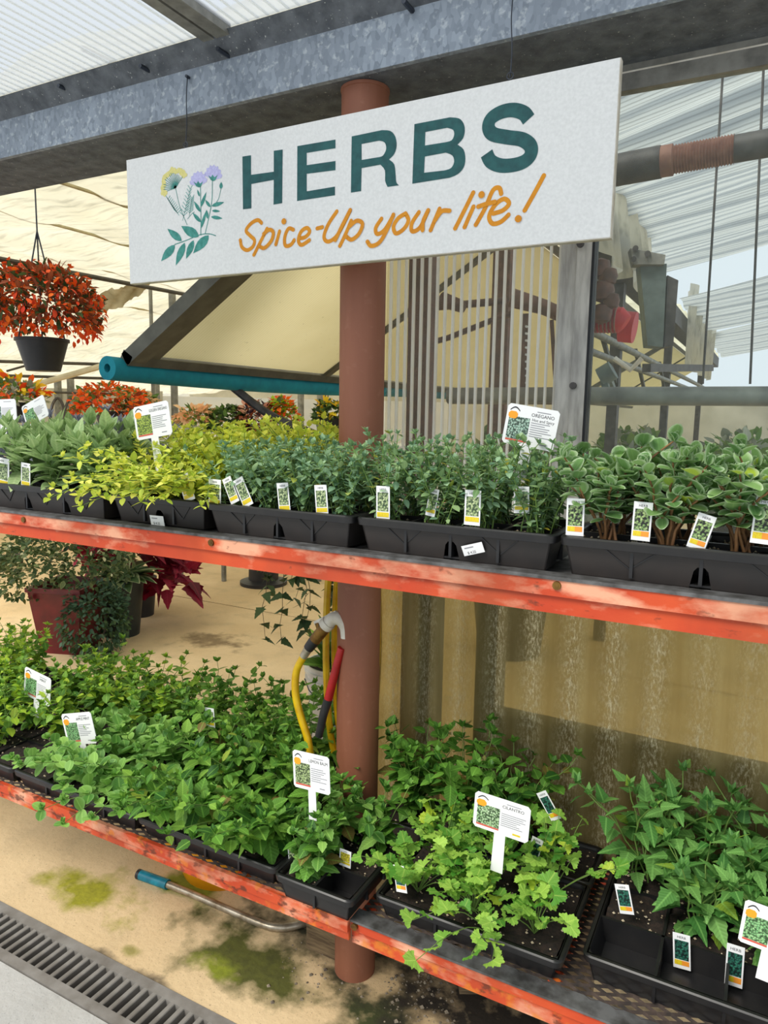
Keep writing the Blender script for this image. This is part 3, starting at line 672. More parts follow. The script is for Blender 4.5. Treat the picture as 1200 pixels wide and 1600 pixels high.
# ------------------------------------------------------------------ the HERBS sign
SY = 1.49
TL, BL, TR, BR = ay(197, 250, SY), ay(204, 442, SY), ay(972, 90, SY), ay(950, 372, SY)
sx0, sx1, szt, szb = (TL.x + BL.x) / 2, (TR.x + BR.x) / 2, (TL.z + TR.z) / 2, (BL.z + BR.z) / 2
sg = empty('hanging_sign', ((sx0 + sx1) / 2, SY + .008, szb), 'long white board lettered HERBS Spice-Up your life! hung on wires', 'sign')
sboard = MB().box((sx0, SY, szb), (sx1, SY + .018, szt)).build('board', 'sign_white', sg)
ed = MB(); ed.box((sx1, SY + .0005, szb), (sx1 + .002, SY + .018, szt)); ed.box((sx0, SY + .0005, szb - .002), (sx1 + .002, SY + .018, szb)); ed.build('board_edge', 'sign_edge', sg)
def S6(cx, cy): p = ay(370 + cx / 2.449, 150 + cy / 2.449, SY); return (p.x, p.z)
def S2(cx, cy): p = ay(220 + cx / 3.75, 230 + cy / 3.75, SY); return (p.x, p.z)
def poly_on_sign(rings, name, mat, off, mapf=S6):
    rr = [[mapf(*p) for p in ring] for ring in rings]; flat = [p for r in rr for p in r]
    tri = tessellate_polygon([[Vector((a, b, 0)) for a, b in r] for r in rr])
    n = len(flat); vs = [(a, SY - off, b) for a, b in flat]
    MB().add(vs, [tuple(t) for t in tri]).build(name, mat, sboard, fix=False)
def stroke(pts, wd, off, mapf=S6, smooth=True, caps=True, m=None):
    P = [Vector((*mapf(*p), 0)) for p in pts]
    if smooth and len(P) > 2: P = catmull(P, 7)
    m = m or MB(); n = len(P); vs = []
    for i, p in enumerate(P):
        d = (P[min(i + 1, n - 1)] - P[max(i - 1, 0)]).normalized(); q = Vector((-d.y, d.x, 0)) * wd / 2
        vs += [(p.x + q.x, SY - off, p.y + q.y), (p.x - q.x, SY - off, p.y - q.y)]
    m.add(vs, [(2 * i, 2 * i + 1, 2 * i + 3, 2 * i + 2) for i in range(n - 1)])
    if caps:
        for ci, p in enumerate((P[0], P[-1])):
            m.add([(p.x + wd / 2 * math.cos(k * math.pi / 6), SY - off - .0003 - .0003 * ci, p.y + wd / 2 * math.sin(k * math.pi / 6)) for k in range(12)], [tuple(range(12))])
    return m
def rounded(pts, k=3): return [tuple(v[:2]) for v in catmull([Vector((a, b, 0)) for a, b in pts], k)]
poly_on_sign([[(22, 232), (55, 227), (55, 302), (142, 290), (142, 210), (176, 205), (174, 410), (141, 416), (142, 321), (56, 337), (56, 430), (24, 434)]], 'letter', 'sign_green', .0006)
poly_on_sign([[(232, 192), (378, 167), (378, 200), (268, 218), (268, 265), (378, 249), (378, 284), (268, 298), (268, 365), (376, 347), (376, 380), (231, 402)]], 'letter', 'sign_green', .0006)
poly_on_sign([[(440, 155)] + rounded([(555, 131), (588, 134), (607, 156), (612, 190), (603, 222), (583, 243)]) + rounded([(584, 244), (603, 262), (608, 300), (611, 330), (621, 342)]) + [(577, 348)] + rounded([(577, 347), (568, 325), (567, 285), (550, 263)]) + [(478, 276), (476, 364), (437, 370)],
              [(478, 184)] + rounded([(545, 171), (566, 178), (572, 203), (560, 228), (545, 234)]) + [(478, 245)]], 'letter', 'sign_green', .0006)
poly_on_sign([[(680, 108)] + rounded([(815, 82), (850, 86), (868, 105), (873, 132), (866, 162), (845, 186)]) + rounded([(846, 187), (868, 205), (875, 240), (868, 275), (845, 300), (815, 313)]) + [(672, 336)],
              [(722, 138)] + rounded([(805, 122), (828, 130), (832, 150), (822, 170), (800, 177)]) + [(720, 190)],
              [(720, 232)] + rounded([(800, 217), (825, 228), (832, 252), (820, 276), (795, 285)]) + [(717, 294)]], 'letter', 'sign_green', .0006)
stroke([(1117, 90), (1098, 66), (1058, 54), (1012, 62), (974, 86), (963, 118), (980, 146), (1035, 158), (1092, 167), (1124, 192), (1124, 226), (1098, 252), (1055, 265), (1008, 266), (972, 250), (956, 220)], .0275, .0006, caps=False).build('letter', 'sign_green', sboard, fix=False)
GW = .0094
for ch in ([[(95, 486), (80, 475), (55, 488), (36, 515), (52, 535), (68, 552), (62, 576), (40, 590), (20, 578), (14, 552)]],
           [[(116, 508), (95, 550), (66, 608)], [(104, 528), (126, 512), (141, 524), (132, 556), (106, 582), (86, 574)]],
           [[(164, 518), (150, 568)], [(181, 480), (182, 481)]],
           [[(217, 512), (198, 508), (184, 540), (186, 572), (206, 570), (220, 552)]],
           [[(240, 545), (262, 540), (279, 520), (268, 505), (246, 520), (236, 552), (248, 570), (278, 552)]],
           [[(308, 507), (328, 502)]],
           [[(383, 442), (350, 492), (334, 540), (352, 557), (388, 528), (435, 437)], [(435, 437), (400, 505), (378, 552)]],
           [[(438, 478), (418, 525), (395, 574)], [(432, 500), (460, 478), (482, 490), (468, 528), (440, 550), (420, 538)]],
           [[(554, 470), (532, 505), (538, 528), (566, 512), (600, 455)], [(600, 455), (572, 520), (545, 562), (515, 574), (501, 558)]],
           [[(646, 450), (618, 468), (600, 500), (610, 526), (640, 508), (657, 476), (646, 450)]],
           [[(697, 445), (670, 488), (672, 518), (702, 502), (733, 438)], [(733, 438), (714, 480), (712, 514)]],
           [[(776, 432), (760, 470), (742, 514)], [(758, 478), (785, 442), (815, 440)]],
           [[(905, 370), (870, 440), (836, 507)]],
           [[(906, 424), (890, 460), (872, 502)], [(937, 378), (938, 379)]],
           [[(1012, 374), (1004, 352), (980, 362), (950, 430), (915, 493)], [(925, 424), (955, 414), (988, 406)]],
           [[(982, 450), (1018, 438), (1042, 412), (1022, 394), (988, 418), (966, 460), (978, 488), (1010, 482), (1040, 455)]],
           [[(1175, 305), (1140, 370), (1102, 438)], [(1077, 470), (1079, 471)]]):
    m = MB()
    for si, st in enumerate(ch): stroke(st, GW * (1.5 if len(st) == 2 and abs(st[0][0] - st[1][0]) < 3 else 1), .0006 + .0010 * si, m=m)
    m.build('letter', 'sign_gold', sboard, fix=False)
# printed bouquet
def leaf_poly(a, b, wd):
    a, b = Vector(a), Vector(b); d = b - a; q = Vector((-d.y, d.x)).normalized() * wd
    L = [a + d * t + q * math.sin(math.pi * t ** .8) * .5 for t in (0, .12, .3, .5, .7, .88, 1)]; R = [a + d * t - q * math.sin(math.pi * t ** .8) * .5 for t in (.88, .7, .5, .3, .12)]
    return [tuple(p) for p in L + R]
for a, b, wd in (((340, 525), (238, 462), 56), ((240, 550), (157, 478), 42), ((200, 572), (120, 668), 46), ((258, 560), (206, 693), 40), ((310, 545), (266, 655), 36), ((398, 516), (308, 622), 52),
                 ((352, 440), (304, 384), 22), ((350, 380), (312, 316), 20), ((352, 352), (385, 262), 18), ((352, 478), (385, 370), 18), ((345, 290), (332, 248), 12), ((408, 352), (378, 308), 18), ((415, 345), (490, 322), 24), ((418, 372), (466, 376), 16), ((412, 408), (480, 418), 22), ((392, 420), (386, 366), 16), ((470, 245), (472, 204), 20)):
    poly_on_sign([leaf_poly(a, b, wd)], 'print_leaf', 'leaf_print', .0006, S2)
m = MB()
for st, wd in (([(200, 570), (270, 545), (345, 514), (400, 508), (440, 519)], .0022), ([(205, 245), (230, 350), (272, 455)], .0016), ([(350, 230), (353, 400), (352, 515)], .0022), ([(420, 190), (415, 330), (378, 505)], .0022), ([(470, 245), (455, 305), (425, 345)], .0016), ([(275, 420), (300, 390), (315, 380)], .0014)):
    stroke(st, wd, .0005, S2, m=m)
m.build('print_stem', 'leaf_print', sboard, fix=False)
m = MB(); r_ = random.Random(3)
for (a, b) in (((225, 400), (160, 305)), ((245, 430), (290, 245)), ((285, 400), (300, 300))):
    for k in range(9):
        t = .15 + .85 * k / 8; x = a[0] + (b[0] - a[0]) * t; y = a[1] + (b[1] - a[1]) * t
        for s in (-1, 1): stroke([(x, y), (x + s * 20 * (1.1 - .5 * t), y - 20)], .0018, .0005, S2, m=m)
    stroke([a, b], .0014, .0005, S2, m=m)
m.build('print_fern', 'print_pale', sboard, fix=False)
m = MB()
for k in range(46):
    an = math.radians(-178 + 160 * r_.random()); rr_ = 60 + 62 * r_.random() ** .5
    an = math.radians(-205 + 165 * (k + .5) / 46); rr_ = 74 + 22 * r_.random()
    x, y = 205 + rr_ * math.cos(an) * .85, 238 + rr_ * math.sin(an) * 1.2
    p = Vector((*S2(x, y), 0)); q = .0045 + .003 * r_.random(); m.add([(p.x + q * math.cos(j * math.pi / 4), SY - .0004 - .000004 * k, p.y + q * math.sin(j * math.pi / 4)) for j in range(8)], [tuple(range(8))])
m.build('print_blossom', 'print_yellow', sboard, fix=False)
m = MB()
for k in range(17):
    an = math.radians(-200 + 155 * (k + .5) / 17); rr_ = 60 + 24 * r_.random()
    stroke([(205, 240), (205 + rr_ * .5 * math.cos(an) * .8, 238 + rr_ * .55 * math.sin(an)), (205 + rr_ * math.cos(an) * .85, 238 + rr_ * math.sin(an) * 1.15)], .0016, .0007, S2, m=m)
m.build('print_umbel', 'leaf_print', sboard, fix=False)
for cx, cy, tl in ((340, 222, -.12), (425, 185, .1)):
    pts = [(cx, cy + 8)]
    for k in range(15):
        an = math.radians(-178 + 176 * k / 14) + tl; rr_ = 56 + (5 if k % 2 else -4); pts.append((cx + rr_ * math.cos(an) * .9, cy - 8 + rr_ * math.sin(an) * 1.25))
    poly_on_sign([pts], 'print_blossom', 'print_lavender', .0005, S2)
    poly_on_sign([[(cx - 30, cy - 20), (cx - 12, cy - 8), (cx - 4, cy - 24), (cx + 8, cy - 8), (cx + 26, cy - 22), (cx + 14, cy + 8), (cx + 2, cy + 14), (cx - 14, cy + 8)]], 'print_calyx', 'leaf_print', .0008, S2)
for k, (a, b) in enumerate((((290, 228), (293, 120)), ((797, 121), (802, -12)))):
    p, q = ay(*a, SY + .009), ay(*b, 1.552)
    wv_ = catmull([p, p.lerp(q, .3) + Vector((.002, 0, 0)), p.lerp(q, .7) + Vector((-.002, 0, 0)), q], 6)
    MB().tube(wv_, .0014, 6).build('hanging_wire', 'wire', sg, True)
    MB().tube([p + Vector((.007 * math.cos(t), 0, .003 + .007 * math.sin(t))) for t in [i * math.pi / 5 for i in range(11)]], .0012, 5).build('screw_eye', 'wire', sg, True)
    MB().tube([q + Vector((0, .006, 0)), q + Vector((0, -.006, 0))], .004, 8).build('wire_fixing', 'wire', sg, True)

# ------------------------------------------------------------------ shelves
us = empty('upper_shelf', (-.9, 1.43, 1.23), 'upper bench shelf with worn orange front rail under the herb trays', 'shelf')
MB().box((-3.4, 1.315, 1.288), (-1.03, 1.83, 1.298)).build('deck', 'steel_deck', us); MB().box((-1.03, 1.315, 1.288), (1.2, 1.565, 1.298)).build('deck', 'steel_deck', us)
MB().prism([(1.310, 1.266), (1.316, 1.266), (1.316, 1.294), (1.345, 1.2975), (1.345, 1.302), (1.313, 1.302), (1.310, 1.299)], lambda a, b, t: (t, a, b), -3.4, 1.2).build('upper_flange', 'orange_worn', us)
MB().box((-3.4, 1.307, 1.2975), (1.2, 1.347, 1.3045)).build('deck_edge', 'steel_deck', us)
MB().box((-3.4, 1.318, 1.231), (1.2, 1.328, 1.268)).build('lower_flange', 'orange_paint', us)
for px, py in ((870, 915), (330, 848), (37, 812)):
    p = ay(px, py, 1.309); MB().lathe((0, 0, 0), [(0, .006), (.003, .006), (.004, .003), (.008, .002), (.0085, 0)], 12)
    m = MB()
    for (r, d) in ((.0085, .0), (.008, .003), (.004, .0035)): m.tube([(p.x, 1.310, p.z), (p.x, 1.310 - d - .001, p.z)], r, 12)
    m.build('bolt', 'brass', us)
def mesh_deck(name, x0, x1, y0, y1, z, par):
    m = MB(); px_, py_ = .024, .011
    ny = int((y1 - y0) / py_)
    nx_ = int((x1 - x0) / px_)
    for j in range(ny):
        y = y0 + j * py_; vs = []
        for i in range(nx_ + 1):
            x = x0 + i * px_; dy = py_ / 2 if (i + j) % 2 else -py_ / 2
            vs += [(x, y + dy - .0034, z), (x, y + dy + .0034, z + .003)]
        m.add(vs, [(2 * i, 2 * i + 2, 2 * i + 3, 2 * i + 1) for i in range(nx_)])
    m.build(name, 'mesh_steel', par, fix=False, kind='stuff')
ll = empty('lower_bench', (-1.6, 1.5, .41), 'left lower bench with rusty orange rail under the mint trays', 'bench')
mesh_deck('deck_mesh', -3.2, -1.06, 1.30, 1.94, .450, ll); mesh_deck('deck_mesh', -1.06, -.765, 1.30, 1.56, .450, ll)
m = MB(); m.box((-3.2, 1.285, .425), (-.757, 1.297, .452)); m.build('upper_flange', 'orange_rust', ll)
MB().box((-3.2, 1.291, .402), (-.757, 1.30, .426)).build('lower_flange', 'orange_rust', ll)
MB().box((-3.2, 1.93, .41), (-1.06, 1.94, .452)).build('back_rail', 'orange_rust', ll)
for x in (-3.0, -2.35, -1.7, -1.08): MB().box((x - .012, 1.30, .425), (x + .012, 1.93, .449)).build('cross_bar', 'orange_rust', ll)
for x in (-2.9, -1.75): MB().box((x - .02, 1.88, 0), (x + .02, 1.92, .425)).build('leg', 'orange_rust', ll)
lr = empty('lower_bench', (.2, 1.5, .40), 'right lower bench with worn orange rail under the cilantro tray', 'bench')
mesh_deck('deck_mesh', -.75, 1.2, 1.335, 1.78, .450, lr)
MB().box((-.757, 1.295, .4475), (1.2, 1.338, .4525)).build('edge_plate', 'steel_deck', lr)
MB().box((-.757, 1.300, .424), (1.2, 1.310, .4475)).build('upper_flange', 'orange_worn', lr)
MB().box((-.757, 1.306, .388), (1.2, 1.316, .424)).build('lower_flange', 'orange_rust', lr)
MB().box((-.75, 1.77, .41), (1.2, 1.78, .45)).build('back_rail', 'orange_rust', lr)
for x in (-.74, -.3, .1, .6): MB().box((x - .012, 1.316, .424), (x + .012, 1.77, .448)).build('cross_bar', 'orange_rust', lr)
for px, py in ((555, 1437),):
    p = ay(px, py, 1.299); MB().tube([(p.x, 1.3, .438), (p.x, 1.293, .438)], .008, 10).build('bolt', 'brass', lr)

# ------------------------------------------------------------------ trays
def make_tray(name, label, x0, x1, y0, y1, z0, H, notch, nx, ny, soil_cells, group=None, soil_h=.78, taper=.014):
    L, D = x1 - x0, y1 - y0; cx, cy = (x0 + x1) / 2, (y0 + y1) / 2
    t = empty(name, (cx, cy, z0), label, 'plant tray', group)
    def wall(L_, dist, axis, sgn):
        hl = L_ / 2; b = hl - taper
        pts = [(-b, .0)]
        if notch:
            k = max(2, int(L_ / .16)); 
            for i in range(1, k):
                c = -hl + i * L_ / k; pts += [(c - .018, 0), (c - .012, H * .42), (c - .006, H * .52), (c + .006, H * .52), (c + .012, H * .42), (c + .018, 0)]
        pts += [(b, 0), (hl, H), (-hl, H)]
        m = local()
        def fn(a, bb, tt):
            o_ = sgn * (dist / 2 - taper * (1 - bb / H) - tt)
            return (a, o_, bb) if axis == 0 else (o_, a, bb)
        m.prism(pts, fn, 0, .003); m.build('side_wall', 'tray_side' if notch else 'black_plastic', t)
    wall(L, D, 0, -1); wall(L, D, 0, 1); wall(D, L, 1, -1); wall(D, L, 1, 1)
    local().box((-L / 2 + taper, -D / 2 + taper, .002), (L / 2 - taper, D / 2 - taper, .006)).build('floor_pan', 'black_plastic', t)
    rw, rh = .009, .017
    m = local()
    out = [(-L / 2 - rw, -D / 2 - rw), (L / 2 + rw, -D / 2 - rw), (L / 2 + rw, D / 2 + rw), (-L / 2 - rw, D / 2 + rw)]
    def ring(rects):
        vs = []
        for (o_, z) in rects:
            hl, hd, c = L / 2 + o_, D / 2 + o_, min(.018, .018 + o_)
            for sx_, sy_, a0 in ((1, 1, 0), (-1, 1, 90), (-1, -1, 180), (1, -1, 270)):
                for j in range(4):
                    a = math.radians(a0 + 30 * j); vs.append((sx_ * (hl - c) + c * math.cos(a), sy_ * (hd - c) + c * math.sin(a), z))
        n = 16; k = len(rects)
        return vs, [(i * n + j, i * n + (j + 1) % n, (i + 1) * n + (j + 1) % n, (i + 1) * n + j) for i in range(k - 1) for j in range(n)]
    vs, fs = ring([(-.002, H - rh - .002), (rw * .8, H - rh), (rw, H - .003), (rw * .7, H), (-.002, H), (-.005, H - .006)])
    m.add(vs, fs); m.build('rim', 'black_plastic', t, True)
    if notch:
        k = max(2, int(L / .16)); w_ = L / k
        for i in range(k):
            c = -L / 2 + (i + .5) * w_; m = local()
            for s in (-1, 1):
                def pt(x, z): return (x, -D / 2 + taper * (1 - z / H) - .001, z)
                m.bar(pt(c + s * w_ * .18, H * .74), pt(c, H * .30), .002, .002, (0, 1, 0))
            m.build('v_rib', 'black_plastic', t)
    cw, chh = (L - .012) / nx, (D - .012) / ny
    for i in range(1, nx): local().box((-L / 2 + .006 + i * cw - .003, -D / 2 + .004, .006), (-L / 2 + .006 + i * cw + .003, D / 2 - .004, H * .93)).build('divider', 'black_plastic', t)
    for j in range(1, ny): local().box((-L / 2 + .004, -D / 2 + .006 + j * chh - .003, .006), (L / 2 - .004, -D / 2 + .006 + j * chh + .003, H * .93)).build('divider', 'black_plastic', t)
    for i in range(nx):
        for j in range(ny):
            if soil_cells is not None and (i, j) not in soil_cells: continue
            m = local(); xa, ya = -L / 2 + .009 + i * cw, -D / 2 + .009 + j * chh; k = 6; zs = H * soil_h; vs = []
            r = random.Random(i * 31 + j * 7 + int(x0 * 100))
            for b in range(k + 1):
                for a in range(k + 1): vs.append((xa + (cw - .006) * a / k, ya + (chh - .006) * b / k, zs + (r.random() - .5) * .010))
            m.add(vs, [(b * (k + 1) + a, b * (k + 1) + a + 1, (b + 1) * (k + 1) + a + 1, (b + 1) * (k + 1) + a) for b in range(k) for a in range(k)])
            so = m.build('soil', 'soil', t, fix=False)
            m = local()
            for q in range(26):
                x, y = xa + (cw - .012) * r.random() + .003, ya + (chh - .012) * r.random() + .003; s_ = .0015 + .0025 * r.random()
                m.add([(x - s_, y, zs + .003), (x, y - s_, zs + .003), (x + s_, y, zs + .003), (x, y + s_, zs + .003), (x, y, zs + .003 + s_)], [(0, 1, 4), (1, 2, 4), (2, 3, 4), (3, 0, 4)])
            m.build('soil_grit', 'perlite', so, fix=False, kind='stuff')
    return t
def cells(x0, x1, y0, y1, nx, ny):
    return [[(x0 + (i + .5) * (x1 - x0) / nx, y0 + (j + .5) * (y1 - y0) / ny) for i in range(nx)] for j in range(ny)]
UZ, UH = 1.3045, .074
UT = {}
def utray(key, lab, x0, x1, y0, y1, nx, ny): UT[key] = (x0, x1, y0, y1, nx, ny); make_tray('herb_tray', lab, x0, x1, y0, y1, UZ, UH, True, nx, ny, None)
utray('sage', 'black tray of grey-green sage at the left end of the upper shelf', -2.05, -1.56, 1.335, 1.55, 3, 2)
utray('goldf', 'black tray half hidden by spilling golden oregano, with a price sticker', -1.535, -1.215, 1.345, 1.55, 3, 2)
utray('blue', 'black tray of blue-green oregano left of the brown post', -1.19, -.79, 1.335, 1.55, 4, 2)
utray('oreg', 'black tray of oregano with a tilted price sticker on its side', -.765, -.345, 1.335, 1.55, 4, 2)
utray('cuban', 'black tray of thick-leaved fuzzy oregano at the right of the upper shelf', -.322, .155, 1.335, 1.55, 4, 2)
utray('goldb', 'black tray of golden oregano in the back row near the post', -1.58, -1.04, 1.585, 1.80, 4, 2)
utray('purp', 'black tray of purple-grey sage in the back row at far left', -2.75, -1.66, 1.585, 1.80, 5, 2)
LZ, LH = .452, .058
LT = {}
def ltray(key, lab, x0, x1, y0, y1, nx, ny, soil=None, H=LH, name='nursery_tray'): LT[key] = (x0, x1, y0, y1, nx, ny); return make_tray(name, lab, x0, x1, y0, y1, LZ, H, False, nx, ny, soil, soil_h=.8)
ltray('mA', 'black tray of mint at the left edge of the lower bench front', -2.50, -1.96, 1.298, 1.60, 4, 2)
ltray('mB', 'black tray of round-leaved apple mint on the lower bench front', -1.94, -1.44, 1.298, 1.60, 4, 2)
ltray('mC', 'black tray under the lemon balm on the lower bench front', -1.42, -.97, 1.298, 1.60, 4, 2)
ltray('mD', 'small black tray with an empty front corner beside the post', -.945, -.745, 1.275, 1.545, 2, 3, {(0, 0), (0, 1), (0, 2), (1, 2), (1, 1)}, .066)
ltray('bA', 'black tray with bright green mint at the back left of the lower bench', -2.78, -2.28, 1.62, 1.92, 4, 2, {(0, 0), (1, 0), (0, 1), (1, 1), (2, 0)})
ltray('bB', 'black tray of tall mint at the back of the lower bench', -2.26, -1.70, 1.62, 1.92, 4, 2)
ltray('bC', 'black tray of tall mint in the back row nearest the yellow hose', -1.68, -1.07, 1.62, 1.92, 4, 2)
ltray('cil', 'black tray of cilantro right of the post on the lower bench', -.705, -.29, 1.335, 1.60, 3, 2)
ltray('balm', 'black tray of lemon balm behind the cilantro', -.86, -.29, 1.615, 1.765, 4, 1)
ltray('cat', 'black tray with empty front cells and leggy catnip at lower right', -.243, .27, 1.375, 1.765, 4, 3, {(1, 1), (2, 1), (3, 1), (0, 2), (1, 2), (2, 2), (3, 2), (0, 1)}, .066)

# ------------------------------------------------------------------ leaves and plants
def leaf_mesh(shape, mat, var):
    r = random.Random(var * 17 + len(shape)); vs = []; fs = []; luv = []
    if shape == 'lobed':
        n = 24; vs.append((0, .02, 0)); luv.append((0, 0, 0))
        for ring, fr_ in enumerate((.55, 1.0)):
            for k in range(n + 1):
                th = math.radians(-118 + 236 * k / n); lob = .70 + .30 * abs(math.cos(1.525 * th)) ** .7; tooth = (1.06 if k % 2 else .93) if ring else 1
                rad = .62 * lob * tooth * fr_; x, y = rad * math.sin(th), .12 + rad * math.cos(th); vs.append((x, y, .06 * ring * math.sin(k * 1.6 + var) - .10 * x * x)); luv.append((x, y, ring))
        fs += [(0, 1 + k, 2 + k) for k in range(n)] + [(1 + k, 2 + n + k, 3 + n + k, 2 + k) for k in range(n)]
    else:
        rows = {'ovate': 8, 'round': 6, 'lance': 6, 'tri': 8, 'small': 4, 'petal': 3, 'hosta': 7, 'needle': 3}[shape]
        cup = {'ovate': .10, 'round': .22, 'lance': .15, 'tri': .06, 'small': .12, 'petal': .2, 'hosta': .15, 'needle': .0}[shape]; curl = (.10, .22, .02)[var % 3] * (1 if shape not in ('round',) else -.3)
        for i in range(rows + 1):
            t = i / rows
            if shape == 'ovate': w_ = .36 * math.sin(math.pi * t ** .72) ** .85 * (1.08 if i % 2 else .93)
            elif shape == 'round': w_ = .44 * max(0, math.sin(math.pi * (.06 + .9 * t))) ** .6
            elif shape == 'lance': w_ = .22 * math.sin(math.pi * (.05 + .95 * t) ** .8) ** .8
            elif shape == 'tri': w_ = .40 * (1 - t) ** .85 * min(1, (t + .02) / .14) * (1.1 if i % 2 else .92) + .004
            elif shape == 'small': w_ = .30 * math.sin(math.pi * t ** .75) ** .8
            elif shape == 'petal': w_ = .30 * math.sin(math.pi * t ** 1.1) ** .7
            elif shape == 'hosta': w_ = .24 * math.sin(math.pi * t ** .7) ** .9
            else: w_ = .06 * (1 - t) + .01
            w_ = max(w_, .004 if 0 < i < rows else .012)
            for sx_ in (-1, 0, 1):
                vs.append((sx_ * w_, t, cup * (abs(sx_) * w_) * 1.5 - curl * t * t)); luv.append((sx_ * w_, t, abs(sx_) if 0 < i < rows else 1))
        fs = [(i * 3 + k, i * 3 + k + 1, i * 3 + k + 4, i * 3 + k + 3) for i in range(rows) for k in range(2)]
    return np.array(vs, 'f4'), fs, np.array(luv, 'f4')
def np_mesh(name, v, f, luv, rn, mat):
    me = bpy.data.meshes.new(name); me.from_pydata(v.tolist(), [], f)
    a = me.attributes.new('luv', 'FLOAT_VECTOR', 'POINT'); a.data.foreach_set('vector', luv.astype('f4').ravel())
    b = me.attributes.new('rnd', 'FLOAT', 'POINT'); b.data.foreach_set('value', rn.astype('f4').ravel())
    me.polygons.foreach_set('use_smooth', [True] * len(me.polygons)); me.materials.append(M[mat]); return me
LC = {}; LR = {}
def raw(shape, var):
    if (shape, var) not in LR: LR[(shape, var)] = leaf_mesh(shape, None, var)
    return LR[(shape, var)]
def leaf_data(shape, mat, var):
    k = (shape, mat, var)
    if k not in LC:
        v, f, l = raw(shape, var); LC[k] = np_mesh('leaf', v, f, l, np.zeros(len(v)), mat)
    return LC[k]
def leaf_T(p, d, size, r, roll=.35, upv=Vector((0, 0, 1))):
    d = d.normalized(); x = d.cross(upv)
    if x.length < .05: x = Vector((1, 0, 0))
    x.normalize(); z = x.cross(d); a = (r.random() - .5) * 2 * roll
    x, z = x * math.cos(a) + z * math.sin(a), z * math.cos(a) - x * math.sin(a)
    return Matrix(((x.x * size, d.x * size, z.x * size, p.x), (x.y * size, d.y * size, z.y * size, p.y), (x.z * size, d.z * size, z.z * size, p.z), (0, 0, 0, 1)))
def joined(name, items, root, kind='stuff'):
    """items: list of (matrix, shape, var, mat) -> one joined mesh per material"""
    by = {}
    for it in items: by.setdefault(it[3], []).append(it)
    for mat, L in by.items():
        V, FF, LU, R = [], [], [], []; off = 0; rr = random.Random(len(L))
        for (T, shape, var, _) in L:
            v, f, l = raw(shape, var); A = np.array(T)
            V.append(v @ A[:3, :3].T + A[:3, 3]); FF += [tuple(i + off for i in q) for q in f]; LU.append(l); R.append(np.full(len(v), rr.random())); off += len(v)
        me = np_mesh(name, np.concatenate(V), FF, np.concatenate(LU), np.concatenate(R), mat)
        o = bpy.data.objects.new(name, me); COL.objects.link(o); o.parent = root
        if kind: o['kind'] = kind
def single(items, root, name='leaf'):
    for (T, shape, var, mat) in items:
        o = bpy.data.objects.new(name, leaf_data(shape, mat, var)); COL.objects.link(o); o.parent = root; o.matrix_basis = T
def stems_of(paths, root, mat, r0, r1, name='stem'):
    m = local()
    for P in paths: m.tube(P, [r0 + (r1 - r0) * i / max(1, len(P) - 1) for i in range(len(P))], 5, cap=False)
    m.build(name, mat, root, smooth='all', fix=False)
def herb(name, label, cat, base, seed, shape, mats, h, spread, n, nodes, size, stem='stem_green', sr=(.0016, .0009), mode='obj', group=None, elev=(-15, 45), per=2, droop=.25, bias=(0, 0), tipn=4, start=.15, branch=0, petiole=.0, sizes=(1.0, .55), jit=.35):
    r = random.Random(seed); root = empty(name, base, label, cat, group); items = []; paths = []
    pick = lambda: mats[0] if len(mats) == 1 or r.random() < .65 else mats[1 + int(r.random() * (len(mats) - 1))]
    def grow(p0, az_, lean, L, nn, st):
        pts = []; K = 7
        for i in range(K + 1):
            t = i / K
            out = lean * L * (t ** 1.25) ; zz_ = L * (t - droop * lean * t * t)
            pts.append(p0 + Vector((math.cos(az_) * out + bias[0] * L * t * t, math.sin(az_) * out + bias[1] * L * t * t, zz_)) + Vector((r.gauss(0, .03), r.gauss(0, .03), 0)) * L * (.5 if 0 < i else 0))
        paths.append(pts)
        ph = r.random() * 6.28
        for k in range(nn):
            t = st + (1 - st) * k / max(1, nn - 1); f_ = t * K; i = min(K - 1, int(f_)); p = pts[i].lerp(pts[i + 1], f_ - i); ax_ = (pts[i + 1] - pts[i]).normalized()
            s = size * (sizes[0] + (sizes[1] - sizes[0]) * max(0, (t - .4) / .6)) * (.8 + .4 * r.random()) * (.75 if t < .3 else 1)
            ph += 1.571 + r.gauss(0, .2)
            for q in range(per):
                a = ph + q * 2 * math.pi / per; e = math.radians(elev[0] + (elev[1] - elev[0]) * t + r.gauss(0, 14))
                side = Vector((math.cos(a), math.sin(a), 0)); side = (side - ax_ * side.dot(ax_)).normalized()
                d = side * math.cos(e) + ax_ * math.sin(e)
                items.append((leaf_T(p + d * petiole * s, d, s, r, jit), shape, int(r.random() * 3), pick()))
        for q in range(tipn):
            a = ph + q * 2 * math.pi / max(1, tipn); e = math.radians(50 + r.random() * 25); d = Vector((math.cos(a) * math.cos(e), math.sin(a) * math.cos(e), math.sin(e)))
            items.append((leaf_T(pts[-1], d, size * sizes[1] * .7, r, jit), shape, int(r.random() * 3), pick()))
        return pts
    for s in range(n):
        a = 2 * math.pi * (s + r.random() * .7) / n; lean = spread * (.25 + .85 * r.random()); L = h * (.72 + .4 * r.random())
        pts = grow(Vector((r.gauss(0, .012), r.gauss(0, .012), 0)), a, lean, L, nodes, start)
        for b in range(branch):
            i = 2 + int(r.random() * 3); grow(pts[i], a + r.gauss(0, 1.2), spread * 1.2, L * (.35 + .25 * r.random()), max(3, nodes // 2), .25)
    stems_of(paths, root, stem, *sr)
    if mode == 'obj': single(items[:300], root)
    else: joined('foliage', items, root)
    return root
ORD = ['first', 'second', 'third', 'fourth', 'fifth', 'sixth']
ROW = ['front', 'back', 'rearmost']
